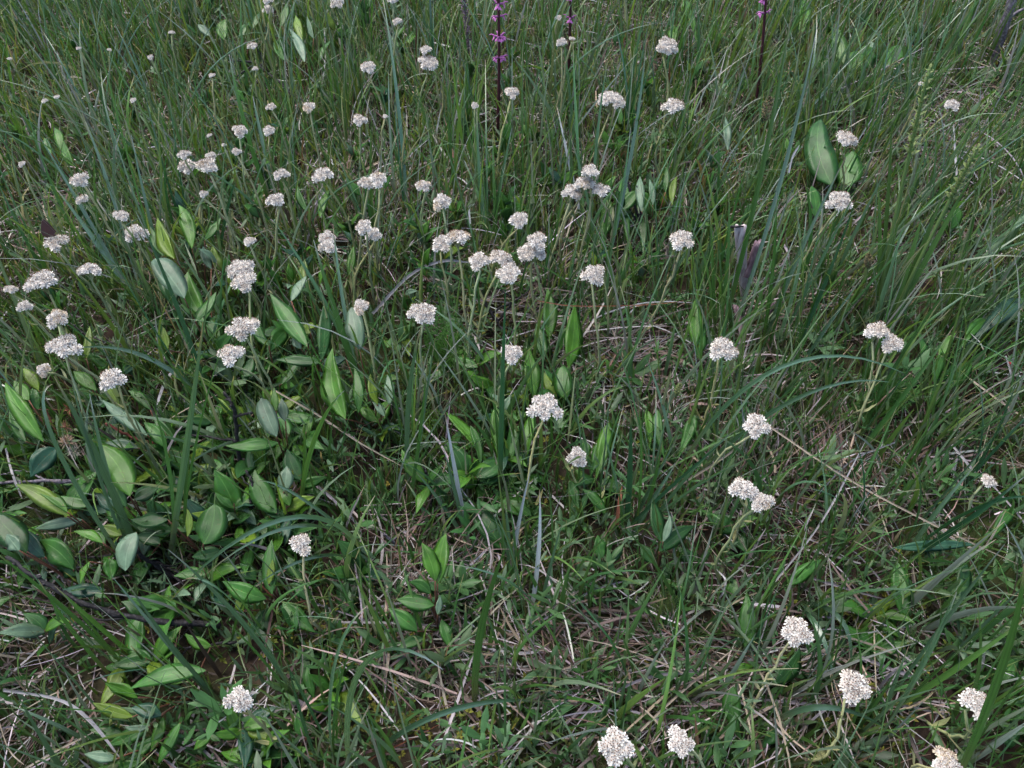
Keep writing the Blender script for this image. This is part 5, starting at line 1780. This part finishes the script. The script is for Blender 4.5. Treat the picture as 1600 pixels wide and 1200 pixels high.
for lab, pts_, w, ck in STRAWS:
    W = [on_z(a, b, z) for a, b, z in pts_]
    P = resample(W, 14)
    t = thing('dead_straw', lab, 'straw', W[0])
    hw = .38 * w * depth(P[7]) / FPX * np.r_[np.ones(10), .9, .75, .5, .15]
    mb = MB()
    c = np.array(ST[ck]) * random.uniform(.9, 1.1)
    add_strip(mb, P, hw, side_vec(P, random.gauss(0, .4)) , random.uniform(.3, .8), np.repeat(c[None], 14, 0) * (1 + .1 * rng.standard_normal((14, 1))), random.random())
    mb.build('blade', M['straw'], t)

# ------------------------------------------------------------------ the other sedge tufts, named by what they stand beside
REF = [(np.array(o.location), o['label']) for o in COL.objects if o.parent is None and o.get('label') and not o.get('group') and not o.get('kind')]
REFP = np.array([r[0] for r in REF])
KSHORT = {'blue': 'blue green', 'green': 'mid green', 'dark': 'deep green', 'light': 'yellowish green'}


def tuft_label(kind, p):
    d = np.linalg.norm(REFP[:, :2] - p[None, :2], axis=1)
    for i in np.argsort(d)[:5]:
        if d[i] > .24:
            break
        lab = 'slender ' + KSHORT[kind] + ' sedge tuft beside the ' + REF[i][1].split(',')[0]
        if len(lab.split()) <= 16:
            return lab
    return KLAB[kind]


for o in [o for o in COL.objects if o.name.startswith('willow_sprig')]:
    d = np.linalg.norm(REFP[:, :2] - np.array(o.location)[None, :2], axis=1)
    for i in np.argsort(d)[:6]:
        lab = 'low willow sprig beside the ' + REF[i][1].split(',')[0]
        if d[i] < .24 and len(lab.split()) <= 16:
            o['label'] = lab
            break

pts = scatter(300, tuft_weight, margin=.10)
for p in pts:
    kind = random.choice(['blue', 'blue', 'green', 'green', 'green', 'dark', 'light'])
    pool = [t for t in TEMPL if t[0] == kind] + [t for t in TEMPL if t[0] == 'pale']
    px, py, tt = proj(p)
    nb = random.randint(4, 8)
    short = 1.0 if py < 760 else .72
    spec = []
    for i in range(nb):
        k, me, P = random.choice(pool)
        a = random.uniform(0, 6.28)
        s = random.uniform(.7, 1.12) * short
        off = np.array([random.gauss(0, .007), random.gauss(0, .007), -.004])
        ca, sa = math.cos(a), math.sin(a)
        W = P * s @ np.array([[ca, sa, 0], [-sa, ca, 0], [0, 0, 1]]) + p + off
        if blocks_head(W) and random.random() < .9:
            continue
        spec.append((me, a, s, off))
    if len(spec) < 2:
        continue
    t = thing('sedge_tuft', tuft_label(kind, p), 'sedge', p, 'slender sedge tufts of the meadow, ' + {'blue': 'blue green', 'green': 'mid green', 'dark': 'deep green', 'light': 'light green'}[kind])
    for me, a, s, off in spec:
        o = link('blade', me, t, tuple(off))
        o.rotation_euler = (0, 0, a)
        o.scale = (s, s, s)
